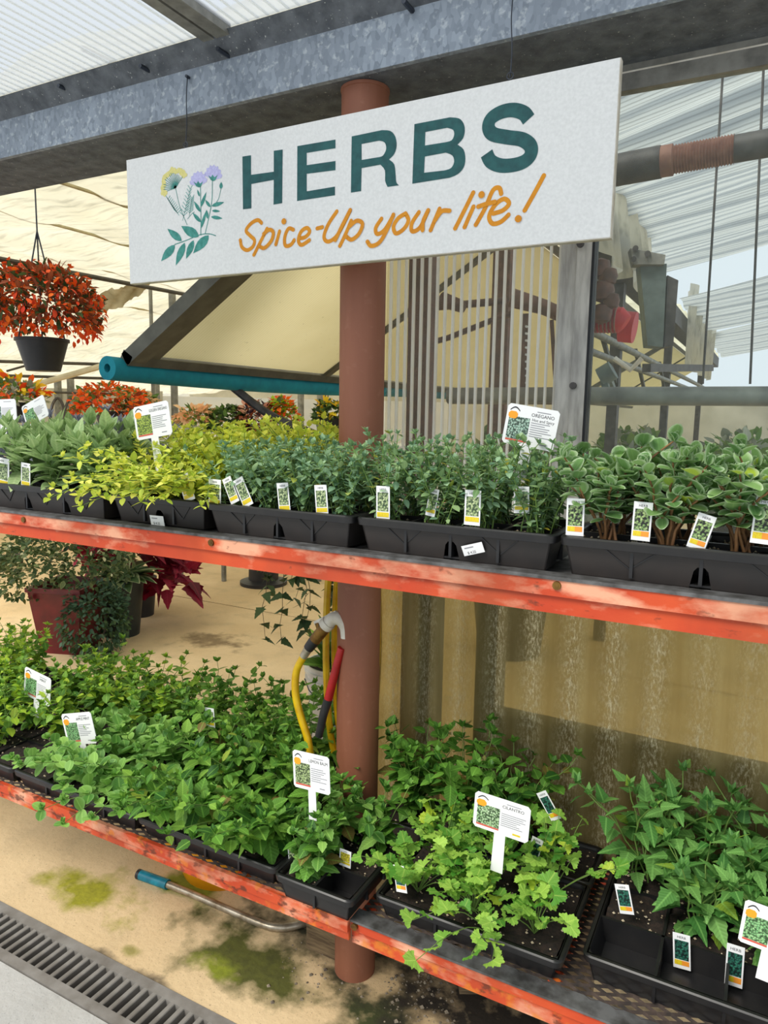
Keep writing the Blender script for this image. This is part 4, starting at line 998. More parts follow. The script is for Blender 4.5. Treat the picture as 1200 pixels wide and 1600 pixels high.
def fill(tr, z, desc, where, nmk, seed, skip=(), **kw):
    x0, x1, y0, y1, nx, ny = tr; r = random.Random(seed)
    for j, row in enumerate(cells(x0, x1, y0, y1, nx, ny)):
        for i, (x, y) in enumerate(row):
            if (i, j) in skip: continue
            k2 = dict(kw); 
            k2['h'] = kw['h'] * (.88 + .25 * r.random())
            if j == 0 and 'front' in kw: k2.update(kw['front'])
            k2.pop('front', None)
            lab = f'{desc}, {ORD[i]} from left in {ROW[j]} row {where}' if ny > 1 else f'{desc}, {ORD[i]} from left {where}'
            herb(nmk, lab, 'herb plant', Vector((x, y, z)), seed + i * 13 + j * 57, group=where, **k2)
zs = UZ + UH * .76
fill(UT['sage'], zs, 'grey-green sage', 'of the sage tray', 'sage_plant', 11, shape='lance', mats=['leaf_sage'], h=.17, spread=.6, n=8, nodes=6, size=.078, elev=(5, 50), tipn=6, sizes=(1, .85), sr=(.002, .0012))
fill(UT['purp'], zs, 'purple-grey sage', 'of the back sage tray', 'purple_sage_plant', 311, shape='lance', mats=['leaf_purple_sage'], h=.20, spread=.5, n=6, nodes=5, size=.06, elev=(10, 50), tipn=5, sizes=(1, .8))
fill(UT['goldf'], zs, 'golden oregano', 'of the front golden tray', 'golden_oregano', 21, shape='small', mats=['leaf_goldgreen', 'leaf_golden', 'leaf_golden'], h=.18, spread=.8, n=20, nodes=10, size=.030, mode='stuff', sizes=(1, .8), elev=(-5, 35), droop=.5, front=dict(bias=(0, -.75), droop=1.1, h=.20))
fill(UT['goldb'], zs, 'bright golden oregano', 'of the back golden tray', 'golden_oregano', 41, shape='small', mats=['leaf_golden', 'leaf_goldgreen'], h=.20, spread=.6, n=22, nodes=11, size=.030, mode='stuff', sizes=(1, .85), elev=(-5, 35))
fill(UT['blue'], zs, 'blue-green oregano', 'of the tray left of the post', 'oregano_plant', 61, shape='small', mats=['leaf_oregano_blue', 'leaf_oregano'], h=.165, spread=.65, n=20, nodes=10, size=.024, mode='stuff', sizes=(1, .8), elev=(-10, 35), skip=())
fill(UT['oreg'], zs, 'dull green oregano', 'of the stickered oregano tray', 'oregano_plant', 81, shape='small', mats=['leaf_oregano', 'leaf_oregano_blue'], h=.185, spread=.55, n=20, nodes=10, size=.024, mode='stuff', sizes=(1, .8), elev=(-10, 35))
fill(UT['cuban'], zs, 'fuzzy thick-leaved oregano', 'of the rightmost upper tray', 'thick_leaved_oregano', 101, shape='round', mats=['leaf_cuban'], h=.172, spread=.65, n=8, nodes=8, size=.034, stem='stem_brown', sr=(.0032, .0016), start=.38, elev=(0, 40), tipn=6, sizes=(1, .9), branch=1, droop=.15, jit=.3)
zl = LZ + LH * .78
fill(LT['mA'], zl, 'leafy mint', 'of the leftmost lower front tray', 'mint_plant', 201, shape='ovate', mats=['leaf_mint', 'leaf_bright'], h=.19, spread=.6, n=9, nodes=7, size=.042, elev=(-15, 30), skip=((3, 0),))
fill(LT['mB'], zl, 'round-leaved apple mint', 'of the apple mint tray', 'apple_mint', 231, shape='round', mats=['leaf_applemint'], h=.17, spread=.85, n=10, nodes=6, size=.047, elev=(-20, 30), skip=((0, 0), (0, 1)), droop=.5, front=dict(bias=(-.05, -.65), droop=.8))
fill(LT['mC'], zl, 'lemon balm', 'of the lemon balm front tray', 'lemon_balm', 261, shape='ovate', mats=['leaf_balm', 'leaf_mint'], h=.20, spread=.7, n=10, nodes=6, size=.060, elev=(-20, 25), petiole=.2, front=dict(bias=(0, -.6), droop=.6))
fill(LT['mD'], zl, 'small lemon balm', 'of the small tray by the post', 'lemon_balm', 281, shape='ovate', mats=['leaf_balm', 'leaf_applemint'], h=.15, spread=.6, n=7, nodes=5, size=.052, elev=(-20, 25), skip=((1, 0), (1, 1)))
fill(LT['bA'], zl, 'bright green bushy mint', 'of the back left lower tray', 'mint_plant', 331, shape='ovate', mats=['leaf_bright', 'leaf_mint'], h=.21, spread=.5, n=10, nodes=8, size=.042, elev=(-10, 30), skip=((2, 1), (3, 1), (3, 0)))
fill(LT['bB'], zl, 'tall green mint', 'of the middle back lower tray', 'mint_plant', 351, shape='ovate', mats=['leaf_mint', 'leaf_bright'], h=.20, spread=.45, n=9, nodes=7, size=.050, elev=(-20, 30))
fill(LT['bC'], zl, 'tall green mint', 'of the back tray near the hose', 'mint_plant', 371, shape='ovate', mats=['leaf_mint', 'leaf_balm'], h=.215, spread=.45, n=9, nodes=7, size=.050, elev=(-20, 30))
fill(LT['balm'], zl, 'dark lemon balm', 'of the tray behind the cilantro', 'lemon_balm', 401, shape='ovate', mats=['leaf_balm'], h=.28, spread=.5, n=11, nodes=8, size=.054, elev=(-20, 25), petiole=.2, skip=((3, 0),))
def cilantro(base, seed, label, n=16, h=.17, lean=.6, size=.05, bias=(0, 0)):
    r = random.Random(seed); root = empty('cilantro_plant', base, label, 'herb plant', 'cilantro in the lower right tray'); size = size * .8; items = []; paths = []
    for s in range(n):
        a = r.random() * 6.28; L = h * (.5 + .6 * r.random()); ln = lean * (.2 + r.random()); pts = []
        for i in range(6):
            t = i / 5; pts.append(Vector((math.cos(a) * ln * L * t + bias[0] * t * t * L, math.sin(a) * ln * L * t + bias[1] * t * t * L, L * (t - .45 * ln * t * t))))
        paths.append(pts)
        for t, sc_ in ((1., 1.), (.86, .8), (.72, .8), (.6, .6)):
            i = min(4, int(t * 5)); p = pts[i].lerp(pts[i + 1], t * 5 - i) if t < 1 else pts[-1]
            aa = a + (0 if t == 1 else (1.2 if t > .8 or t < .65 else -1.2)); e = math.radians(r.gauss(15, 20)); d = Vector((math.cos(aa) * math.cos(e), math.sin(aa) * math.cos(e), math.sin(e)))
            items.append((leaf_T(p, d, size * sc_ * (.75 + .5 * r.random()), r, .5), 'lobed', int(r.random() * 3), 'leaf_cilantro'))
    stems_of(paths, root, 'stem_green', .0013, .0008); single(items, root)
for j, row in enumerate(cells(*LT['cil'])):
    for i, (x, y) in enumerate(row):
        cilantro(Vector((x, y, zl)), 500 + i * 7 + j * 31, f'feathery cilantro, {ORD[i]} from left in {ROW[j]} row of its tray', 22 if i < 2 else 15, .19 if j else .16, .7, .045, (0, -.3 if j == 0 else 0))
cx_, cy_ = cells(*LT['cil'])[0][1]
cilantro(Vector((cx_ + .05, cy_ - .05, zl)), 577, 'cilantro sprig trailing down over the front of its tray', 9, .15, .8, .042, (.0, -1.1))
zc = LZ + .066 * .8
def catnip(base, seed, label, n, h, **k): herb('catnip_plant', label, 'herb plant', base, seed, 'tri', ['leaf_catnip'], h, .6, n, 5, .062, petiole=.35, sr=(.0024, .0013), elev=(-20, 25), group='catnip in the lower right tray', sizes=(1, .6), **k)
for j, row in enumerate(cells(*LT['cat'])):
    for i, (x, y) in enumerate(row):
        if j == 0 or (j == 1 and i == 0): continue
        catnip(Vector((x, y, zc)), 600 + i * 11 + j * 37, f'leggy catnip, {ORD[i]} from left in {"middle" if j == 1 else "rear"} row of its tray', 5 if j == 1 else 6, .2 if j == 1 else .26, branch=1)

# ------------------------------------------------------------------ plant signs, tags, stickers
def frame_from(o, xa, ya):
    z = xa.cross(ya).normalized(); ya = z.cross(xa).normalized()
    return Matrix(((xa.x, ya.x, z.x, o.x), (xa.y, ya.y, z.y, o.y), (xa.z, ya.z, z.z, o.z), (0, 0, 0, 1)))
def flat(name, mat, par, x0, y0, x1, y1, z):
    return local().add([(x0, y0, z), (x1, y0, z), (x1, y1, z), (x0, y1, z)], [(0, 1, 2, 3)]).build(name, mat, par, fix=False)
def letter(par, body, size, x, y, z, mat, align='LEFT', maxw=None):
    me = TEXTS[body]; o = bpy.data.objects.new('lettering', me); COL.objects.link(o); o.parent = par; o.location = (x, y, z)
    ww = (max(v.co.x for v in me.vertices) - min(v.co.x for v in me.vertices)) * size
    o.scale = (size * min(1, maxw / ww) if maxw else size, size, size)
    return o
def rrect(x0, y0, x1, y1, c):
    return [(x0 + c, y0), (x1 - c, y0), (x1, y0 + c), (x1, y1 - c), (x1 - c, y1), (x0 + c, y1), (x0, y1 - c), (x0, y0 + c)]
rt_ = random.Random(77)
def tsign(TLp, TRp, BLp, Y, stake, label, title, sub, pic, pricey=False, big=1):
    TL, TR, BL = ay(*TLp, Y), ay(*TRp, Y), ay(*BLp, Y); xa = (TR - TL); w_ = xa.length; xa.normalize(); h_ = (TL - BL).length; ya = Vector((0, 1, 0)).cross(xa) * -1
    ya = Vector((-xa.z, 0, xa.x)); o = (TL + TR) / 2 - ya * (h_ + stake)
    t = empty('plant_sign', o, label, 'plant sign'); t.matrix_world = frame_from(o, xa, ya)
    local().prism(rrect(-w_ / 2, stake, w_ / 2, stake + h_, w_ * .05), lambda a, b, z: (a, b, z), -.0015, 0).build('board', 'white_plastic', t); t0_ = t
    local().prism([(-w_ * .11, 0), (w_ * .11, 0), (w_ * .10, stake + .002), (-w_ * .10, stake + .002)], lambda a, b, z: (a, b, z), -.0014, -.0001).build('stake', 'white_plastic', t)
    t = [c for c in t0_.children if c.name.startswith('board')][0]
    y0 = stake; z = .0004
    flat('photo_print', pic, t, -w_ * .44, y0 + h_ * .14, -w_ * .03, y0 + h_ * .70, z)
    flat('caption_strip', 'ink_red', t, -w_ * .44, y0 + h_ * .09, -w_ * .03, y0 + h_ * .135, z)
    local().prism(rrect(-w_ * .46, y0 + h_ * .64, -w_ * .28, y0 + h_ * .82, w_ * .04), lambda a, b, zz: (a, b, zz), z, z + .0003).build('badge', 'badge_orange', t)
    lg = local(); pts = [(-w_ * .44 + w_ * .19 * k / 8, y0 + h_ * .86 + h_ * .08 * math.sin(math.pi * k / 8)) for k in range(9)]
    for k in range(8): lg.add([(*pts[k], z), (*pts[k + 1], z), (pts[k + 1][0], pts[k + 1][1] - h_ * .035, z), (pts[k][0], pts[k][1] - h_ * .035, z)], [(0, 3, 2, 1)])
    lg.build('logo_arch', 'ink', t, fix=False)
    if title: letter(t, title, h_ * .12, w_ * .20, y0 + h_ * .76, z, 'ink', 'CENTER', w_ * .5)
    if sub: letter(t, sub, h_ * .10, w_ * .22, y0 + h_ * .65, z, 'ink', 'CENTER', w_ * .46)
    for k in range(7):
        yy = y0 + h_ * (.60 - .055 * k); flat('text_line', 'ink_grey', t, 0, yy, w_ * (.24 + .2 * rt_.random()), yy + h_ * .018, z)
    flat('text_line', 'ink_grey', t, w_ * .08, y0 + h_ * .88, w_ * .34, y0 + h_ * .90, z)
    flat('price_line', 'tag_yellow' if pricey else 'ink_grey', t, w_ * .22, y0 + h_ * .10, w_ * .36, y0 + h_ * (.15 if pricey else .125), z)
tsign((207, 637), (262, 625), (222, 686), 1.42, .09, 'white GOLDEN OREGANO sign on a leaning stake among golden leaves', 'GOLDEN OREGANO', None, 'print_golden')
tsign((795, 629), (876, 643), (781, 690), 1.44, .07, 'white OREGANO Hot and Spicy sign tilted beside the fuzzy oregano', 'OREGANO', 'Hot and Spicy', 'print_oregano')
tsign((33, 636), (67, 616), (42, 668), 1.46, .07, 'white sign tilted far over in the sage at upper left', None, None, 'print_mint')
tsign((-20, 625), (24, 623), (-16, 660), 1.46, .06, 'bluish white sign cut by the left picture edge above the sage', None, None, 'print_oregano')
tsign((39, 1041), (80, 1061), (32, 1081), 1.50, .06, 'white mint sign leaning at far left of the lower bench', 'MINT', None, 'print_mint')
tsign((95, 1116), (141, 1112), (111, 1163), 1.42, .07, 'white APPLE MINT sign tilted left above the round-leaved mint', 'APPLE MINT', None, 'print_mint')
tsign((457, 1171), (514, 1184), (461, 1229), 1.36, .075, 'white LEMON BALM sign upright in the middle of the lower bench', 'LEMON BALM', None, 'print_balm')
tsign((743, 1235), (830, 1263), (741, 1290), 1.40, .09, 'large white CILANTRO sign on a wide stake', 'CILANTRO', None, 'print_cilantro', True)
tsign((1165, 1405), (1262, 1440), (1160, 1472), 1.40, .06, 'white sign cut by the right picture edge in the catnip tray', None, None, 'print_mint')
def ptag(TLp, BLp, wpx, Y, label, style):
    TL, BL, TR = ay(*TLp, Y), ay(*BLp, Y), ay(TLp[0] + wpx, TLp[1], Y); ya = TL - BL; h_ = ya.length; ya.normalize(); xa = Vector((ya.z, 0, -ya.x)); w_ = abs(TR.x - TL.x)
    o = BL + xa * w_ / 2 - ya * .02
    t = empty('plant_tag', o, label, 'plant tag', 'small plant tags'); t.matrix_world = frame_from(o, xa, ya)
    local().prism([(-w_ / 2, .014), (w_ / 2, .014), (w_ / 2, .02 + h_), (-w_ / 2, .02 + h_)], lambda a, b, z: (a, b, z), -.0009, 0).build('blade', 'white_plastic', t); t = [c for c in t.children][0]
    z = .0004; y0 = .02
    flat('picture', {'y': 'print_tag', 'd': 'print_tag_dark', 't': 'print_tag_teal', 'g': 'print_tag_gold'}[style], t, -w_ * .40, y0 + h_ * .20, w_ * .40, y0 + h_ * .80, z)
    if style in 'dt':
        flat('band', 'tag_yellow', t, -w_ * .42, y0 + h_ * .03, 0, y0 + h_ * .18, z); flat('band', 'tag_orange', t, 0, y0 + h_ * .03, w_ * .42, y0 + h_ * .18, z)
    else: flat('band', 'tag_yellow', t, -w_ * .44, y0 + h_ * .02, w_ * .44, y0 + h_ * .17, z)
    letter(t, 'HERB', h_ * .10, 0, y0 + h_ * .86, z, 'ink', 'CENTER')
TG = [((-8, 713), (-8, 755), 22, 1.343, 'y', 'at the left picture edge'), ((33, 722), (33, 757), 14, 1.343, 'y', 'in front of the sage, second from left'), ((188, 708), (184, 732), 17, 1.36, 'g', 'half buried in golden oregano'),
      ((277, 745), (288, 782), 17, 1.343, 'g', 'with yellow picture below the golden oregano sign'), ((326, 748), (326, 786), 19, 1.343, 'y', 'front of an overlapping pair in oregano'), ((347, 750), (360, 785), 14, 1.345, 'y', 'rear of an overlapping pair in oregano'),
      ((364, 752), (380, 791), 16, 1.343, 'y', 'leaning, right of the overlapping pair'), ((432, 755), (436, 798), 18, 1.343, 'y', 'upright, left of the one nearest the post'), ((491, 758), (494, 801), 19, 1.343, 'y', 'nearest the left of the brown post'),
      ((588, 759), (588, 808), 21, 1.343, 'y', 'directly in front of the brown post'), ((672, 762), (665, 800), 15, 1.37, 'y', 'partly hidden between two front ones in oregano'), ((727, 765), (725, 815), 25, 1.343, 'y', 'with yellow foot above the tilted price sticker'),
      ((803, 760), (803, 797), 24, 1.37, 'y', 'half hidden under the Hot and Spicy sign'), ((886, 778), (884, 831), 28, 1.343, 'd', 'first from left in the fuzzy oregano'), ((991, 783), (986, 838), 30, 1.343, 'd', 'second from left in the fuzzy oregano'),
      ((1092, 800), (1074, 848), 30, 1.343, 'd', 'leaning right in the fuzzy oregano'), ((1182, 775), (1172, 842), 36, 1.343, 'd', 'large, at the right picture edge'),
      ((449, 1319), (452, 1355), 15, 1.343, 'y', 'under the lemon balm sign'), ((531, 1325), (530, 1347), 18, 1.37, 'g', 'with yellow foot behind the empty tray corner'), ((614, 1351), (619, 1389), 17, 1.345, 't', 'at the left end of the cilantro tray'),
      ((838, 1240), (860, 1280), 17, 1.62, 't', 'leaning behind the cilantro sign'), ((832, 1306), (822, 1342), 18, 1.56, 't', 'right of the cilantro stake'), ((960, 1381), (968, 1423), 23, 1.50, 't', 'leftmost in the catnip tray'),
      ((1051, 1456), (1052, 1506), 28, 1.49, 't', 'in the middle of the catnip tray'), ((1136, 1473), (1132, 1532), 29, 1.49, 't', 'right of the middle one in the catnip tray'), ((1155, 1373), (1155, 1408), 22, 1.62, 't', 'behind the sign at the right edge'),
      ((320, 1105), (322, 1132), 14, 1.62, 'y', 'among the tall mint at the back'), ((338, 1288), (342, 1312), 14, 1.343, 'y', 'low in the lemon balm front leaves')]
for a, b, wpx, Y, st, wh in TG: ptag(a, b, wpx, Y, f'small white herb tag {wh}', st)
for k, (TLp, TRp, BLp) in enumerate((((236, 804), (257, 806), (237, 820)), ((721, 853), (753, 846), (726, 869)))):
    Yp = (1.345 if k == 0 else 1.335) + .003; TL, TR, BL = ay(*TLp, Yp), ay(*TRp, Yp), ay(*BLp, Yp); xa = TR - TL; w_ = xa.length; xa.normalize(); h_ = (TL - BL).length; ya = (TL - BL).normalized()
    ya = (ya - xa * ya.dot(xa)); ya = (ya + Vector((0, -.19, 0))).normalized(); o = BL + Vector((0, -.001, 0))
    t = empty('price_sticker', o, ['white price sticker on the tray under the golden oregano', 'tilted white price sticker on the oregano tray'][k], 'sticker'); t.matrix_world = frame_from(o, xa, ya)
    local().box((0, 0, -.0003), (w_, h_, .0002)).build('paper', 'white_plastic', t)
    letter(t, '$ 4.25', h_ * .34, w_ * .2, h_ * .12, .0006, 'ink'); flat('text_line', 'ink_grey', t, w_ * .12, h_ * .68, w_ * .55, h_ * .78, .0006)

# ------------------------------------------------------------------ hose, valve, coil at the post
co = empty('hose_coil', (-1.02, 1.76, .6), 'coil of yellow hose hung behind the left of the post', 'hose')
for k in range(4):
    cxk = -1.060 + .0165 * k; a_ = .046; pts = [(cxk + a_ * math.cos(t) * (1 if abs(math.sin(t)) < .97 else .9), 1.735 + .022 * k, .93 + (.36 - .02 * (k % 3)) * math.sin(t)) for t in [2 * math.pi * i / 40 for i in range(41)]]
    MB().tube(pts, .0102, 8).build('loop', 'hose_yellow', co, True)
MB().tube([(-.98, 1.69, 1.27), (-1.0, 1.85, 1.27)], .01, 8).build('hook', 'iron_dark', co, True)
hv = empty('hose_valve', ay(525, 975, 1.62), 'white elbow tap with brass coupling and short yellow hose', 'hose tap')
E_ = lambda x, y: ay(x, y, 1.60)
MB().tube([E_(508, 978), E_(514, 972)], .021, 14).build('elbow_socket', 'pvc_white', hv, True); MB().tube(catmull([E_(512, 974), E_(522, 966), E_(533, 968), E_(541, 980), E_(543, 996)], 5), .0185, 14).build('elbow', 'pvc_white', hv, True)
MB().tube([E_(543, 994), E_(543, 1040)], .015, 12).build('riser', 'pvc_white', hv, True)
MB().tube([E_(512, 975), E_(492, 1000)], [.017, .0165], 12).build('coupling', 'brass', hv, True)
MB().tube([E_(492, 1000), E_(482, 1013)], [.0165, .0145], 12).build('collar', 'rubber_black', hv, True); MB().tube([E_(482, 1013), E_(474, 1026)], [.0125, .0115], 12).build('ferrule', 'tool_steel', hv, True)
MB().bar(E_(492, 974), E_(526, 957), .008, .012).build('lever', 'pvc_white', hv); MB().tube([E_(496, 973), E_(500, 985)], .008, 8).build('lever_stem', 'brass', hv, True)
MB().tube(catmull([E_(474, 1026), E_(463, 1050), E_(462, 1085), E_(470, 1120), E_(482, 1160), E_(487, 1210)], 6), .0108, 10).build('hose_tail', 'hose_yellow', hv, True)
rw = empty('watering_wand', ay(508, 1110, 1.585), 'red hose handle leaning against the post', 'hose handle')
W_ = lambda x, y: ay(x, y, 1.585)
MB().tube([W_(534, 1012), W_(526, 1040), W_(513, 1092)], [.011, .0115, .012], 12).build('grip', 'hose_red', rw, True); MB().tube([W_(513, 1092), W_(506, 1114), W_(498, 1150)], [.0125, .012, .011], 12).build('nozzle', 'rubber_black', rw, True)
# bucket
bc = az(526, 1034, .37); bc.z = 0
bk_ = empty('bucket', bc, 'white plastic bucket with a blue label behind the yellow hose', 'bucket')
MB().lathe(bc, [(0, .005), (.128, .0), (.146, .29), (.158, .292), (.158, .305), (.149, .307), (.150, .33), (.161, .332), (.161, .345), (.152, .347), (.155, .37), (.147, .37), (.14, .3), (.12, .02)], 36).build('shell', 'bucket_white', bk_, True)
MB().lathe(bc, [(0, .335), (.145, .335)], 24).build('soil', 'soil', bk_)
fv = math.atan2(-bc.y, -bc.x)
m = MB()
for k in range(6):
    a, b = fv + .55 - .2 - k * .07, fv + .55 - .2 - (k + 1) * .07; R1 = lambda z: .1285 + .0185 * z / .29 + .001
    m.add([bc + Vector((R1(.08) * math.cos(a), R1(.08) * math.sin(a), .08)), bc + Vector((R1(.08) * math.cos(b), R1(.08) * math.sin(b), .08)), bc + Vector((R1(.25) * math.cos(b), R1(.25) * math.sin(b), .25)), bc + Vector((R1(.25) * math.cos(a), R1(.25) * math.sin(a), .25))], [(0, 1, 2, 3)])
m.build('label', 'bucket_blue', bk_)
hb = []
for k in range(9): a = fv - 1.3 + k * .33; hb.append(bc + Vector((.163 * math.cos(a), .163 * math.sin(a), .30 - .10 * math.sin(math.pi * k / 8))))
MB().tube(hb, .003, 6).build('handle', 'wire', bk_, True)
def strap_plant(name, label, base, n, L, shape, mats, seed, cat='plant', spread=1., sub=None):
    r = random.Random(seed); root = empty(name, base, label, cat); it = []
    for k in range(n):
        a = r.random() * 6.28; e = math.radians(20 + 60 * r.random()); d = Vector((math.cos(a) * math.cos(e) * spread, math.sin(a) * math.cos(e) * spread, math.sin(e)))
        it.append((leaf_T(Vector((r.gauss(0, .03), r.gauss(0, .03), 0)), d, L * (.6 + .6 * r.random()), r, .3), shape, int(r.random() * 3), mats[int(r.random() * len(mats))]))
    single(it, root); return root
strap_plant('leafy_plant', 'green strap-leaved plant growing in the white bucket', bc + Vector((0, 0, .338)), 26, .26, 'lance', ['leaf_far', 'leaf_mint'], 5)

# ------------------------------------------------------------------ bushes, baskets, planters of the left bay
def shell_items(r, c, rx, ry, rz, n, shape, mats, size, zmin=-.3, out=.5, hang=0.):
    it = []
    for k in range(n):
        while True:
            v = Vector((r.gauss(0, 1), r.gauss(0, 1), r.gauss(0, 1))).normalized()
            if v.z > zmin: break
        q = .72 + .3 * r.random(); p = c + Vector((v.x * rx * q, v.y * ry * q, v.z * rz * q))
        d = (v * out + Vector((r.gauss(0, .5), r.gauss(0, .5), r.gauss(0, .4) - hang)))
        it.append((leaf_T(p, d, size * (.65 + .7 * r.random()), r, .8), shape, int(r.random() * 3), mats[int(r.random() * len(mats))]))
    return it
def bush(root, c, rx, ry, rz, n, shape, mats, size, seed, part='foliage', **k):
    joined(part, shell_items(random.Random(seed), Vector(c), rx, ry, rz, n, shape, mats, size, **k), root)
def basket(label, p, rad, pot_r, pot_h, leaf, nl, flow, nf, seed, lsize=.05, fsize=.035, potm='black_pot', hanger=True, rz=.6, fshape='petal', lshape='small', square=False, name='hanging_basket', fl_z=-.35, fh=.2, up=0):
    base = Vector(p) - Vector((0, 0, pot_h)); t = empty(name, base, label, 'hanging basket' if name == 'hanging_basket' else 'potted plant', 'flower baskets of the far bay')
    n = 4 if square else 20; a0 = math.pi / 4 if square else 0
    MB().lathe(base, [(0, 0), (pot_r * .66, 0), (pot_r, pot_h), (pot_r * 1.06, pot_h), (pot_r * 1.06, pot_h + .015), (pot_r * .95, pot_h + .015), (pot_r * .9, pot_h - .02), (0, pot_h - .02)], n, a0).build('pot', potm, t, True)
    if hanger:
        for k in range(3):
            a = k * 2.09 + .4; MB().tube([base + Vector((pot_r * math.cos(a), pot_r * math.sin(a), pot_h)), base + Vector((0, 0, pot_h + .55))], .004, 5).build('hanger_wire', 'wire', t)
        MB().tube([base + Vector((0, 0, pot_h + .55)), Vector((base.x, base.y, 2.86 - max(0, -base.x - 6) * .11))], .004, 5).build('hanger_wire', 'wire', t)
    c = Vector((0, 0, pot_h + rad * rz * .3 + up))
    bush(t, c, rad, rad, rad * rz, nl, lshape, leaf, lsize, seed, zmin=-.45)
    if nf: bush(t, c, rad * 1.08, rad * 1.08, rad * rz * 1.12, nf, fshape, flow, fsize, seed + 1, 'blossom', zmin=fl_z, hang=fh)
    return t
pd = lambda px, py, d: ad(px, py, d)
basket('black hanging basket of red-orange trailing begonias at upper left', pd(66, 534, 4.2), .29, .125, .15, ['leaf_begonia', 'leaf_begonia', 'leaf_dark'], 1500, ['petal_red', 'petal_orange'], 900, 801, .045, .034, rz=.75, fl_z=-.6, fh=.7, lshape='lance', up=.10)
basket('hanging basket of vivid orange begonias behind the golden oregano sign', pd(172, 645, 7), .32, .13, .16, ['leaf_begonia', 'leaf_far'], 300, ['petal_orange'], 420, 811, .06, .055, rz=.6, hanger=False)
basket('orange and yellow flowers above dusty leaves at the left edge', pd(22, 632, 5.5), .20, .10, .12, ['leaf_dusty', 'leaf_far'], 300, ['petal_red', 'petal_yellow'], 110, 821, .05, .07, rz=.6, hanger=False, name='potted_flowers', fl_z=.2)
basket('small peach flowered basket right of the vivid orange one', pd(214, 638, 7.4), .20, .10, .12, ['leaf_far'], 200, ['petal_peach'], 130, 831, .06, .06, rz=.6, hanger=False)
tb0, tb1 = az(283, 908, 0), az(350, 908, 0); td = (tb1 - tb0).normalized(); tn = Vector((-td.y, td.x, 0))
dt = empty('display_table', tb0, 'grey table on thin steel legs carrying the far flower pots', 'table')
TZ = 1.30
MB().bar(tb0 - td * 1.0 + Vector((0, 0, TZ - .03)) + tn * .3, tb0 + td * 2.3 + Vector((0, 0, TZ - .03)) + tn * .3, .7, .06).build('table_top', 'far_white', dt)
for s in (-.8, 0, (tb1 - tb0).length, 1.3, 2.1):
    q = tb0 + td * s; MB().tube([(q.x, q.y, 0), (q.x, q.y, TZ - .06)], .024, 8).build('leg', 'pipe_steel', dt, True)
def on_table(px, off=.25):
    d = ray(px, 640); d = Vector((d.x, d.y, 0)); o = tb0 + tn * off
    t = (o.x * td.y - o.y * td.x) / (d.x * td.y - d.y * td.x); return Vector((d.x * t, d.y * t, TZ))
for args in ((305, 'potted peach begonias on the far table', .18, .11, .14, ['leaf_far'], 140, ['petal_peach'], 190, 841, 'bucket_white', .07, .8), (355, 'round dark green potted shrub on the far table', .2, .11, .14, ['leaf_dark', 'leaf_far'], 420, [], 0, 851, 'black_pot', .06, .8),
             (402, 'dusky purple potted plant with pinkish tops on the far table', .2, .13, .14, ['leaf_dkpurple', 'leaf_begonia'], 420, ['petal_pink'], 90, 861, 'black_pot', .06, .9), (438, 'upright orange and lime potted plant on the far table', .15, .12, .14, ['leaf_lime', 'leaf_far'], 330, ['petal_orange'], 130, 871, 'black_pot', .06, 1.5)):
    px, lab, rad, pr, ph_, lf, nl, fl_, nf, sd, pm, fs_, rz_ = args; p = on_table(px); basket(lab, p + Vector((0, 0, ph_)), rad, pr, ph_, lf, nl, fl_, nf, sd, .06, fs_, pm, False, rz_, name='potted_flowers', fl_z=.1)
basket('hanging basket of yellow flowers beside the brown post', pd(517, 655, 5.6), .14, .10, .12, ['leaf_dark', 'leaf_far'], 240, ['petal_yellow'], 45, 881, .05, .07, rz=.7)
# planters on the floor
bp0 = az(112, 1012, 0)
t = empty('square_planter', bp0, 'burgundy square planter with variegated shrub on the floor at left', 'planter')
MB().lathe(bp0, [(0, 0), (.19, 0), (.255, .42), (.27, .42), (.27, .45), (.24, .45), (.22, .40), (0, .40)], 4, math.pi / 4 + .35).build('pot', 'burgundy', t)
bush(t, (0, 0, .62), .46, .40, .28, 1500, 'small', ['leaf_box', 'leaf_dark'], .042, 901, zmin=-.5); bush(t, (-.25, -.1, .5), .3, .25, .2, 500, 'small', ['leaf_box', 'leaf_dark'], .042, 903, zmin=-.8)
bush(t, (0, 0, .63), .46, .40, .28, 160, 'petal', ['petal_cream'], .03, 902, 'blossom')
cp = az(150, 1020, 0)
t = empty('trailing_plant', Vector((cp.x, cp.y, 0)), 'small-leaved creeper cascading to the floor beside the burgundy planter', 'plant')
bush(t, (0, 0, .2), .22, .22, .24, 1500, 'small', ['leaf_creep', 'leaf_dark'], .032, 911, zmin=-.9, hang=.5); bush(t, (.02, 0, .36), .2, .2, .12, 500, 'small', ['leaf_creep'], .032, 913, zmin=-.5)
gp = az(190, 990, 0)
t = empty('round_planter', gp, 'dark green round pot with striped hosta leaves on the floor', 'planter')
MB().lathe(gp, [(0, 0), (.125, 0), (.165, .38), (.175, .38), (.175, .41), (.15, .41), (.14, .36), (0, .36)], 28).build('pot', 'dark_green_pot', t, True)
r = random.Random(921); it = []
for k in range(34):
    a = r.random() * 6.28; e = math.radians(-10 + 60 * r.random()); d = Vector((math.cos(a) * math.cos(e), math.sin(a) * math.cos(e), math.sin(e))); it.append((leaf_T(Vector((.06 * math.cos(a), .06 * math.sin(a), .42)), d, .2 + .1 * r.random(), r), 'hosta', 1, 'leaf_hosta'))
single(it, t)
stems_of([[Vector((.03 * k - .06, .02 * (k % 2), .38)), Vector((.05 * k - .1, .03, .62)), Vector((.07 * k - .16, .04, .85))] for k in range(5)], t, 'flower_cream', .008, .006, 'flower_stalk')
cl = az(218, 960, 0)
t = empty('coleus_plant', cl, 'dark red coleus behind the round green pot', 'plant')
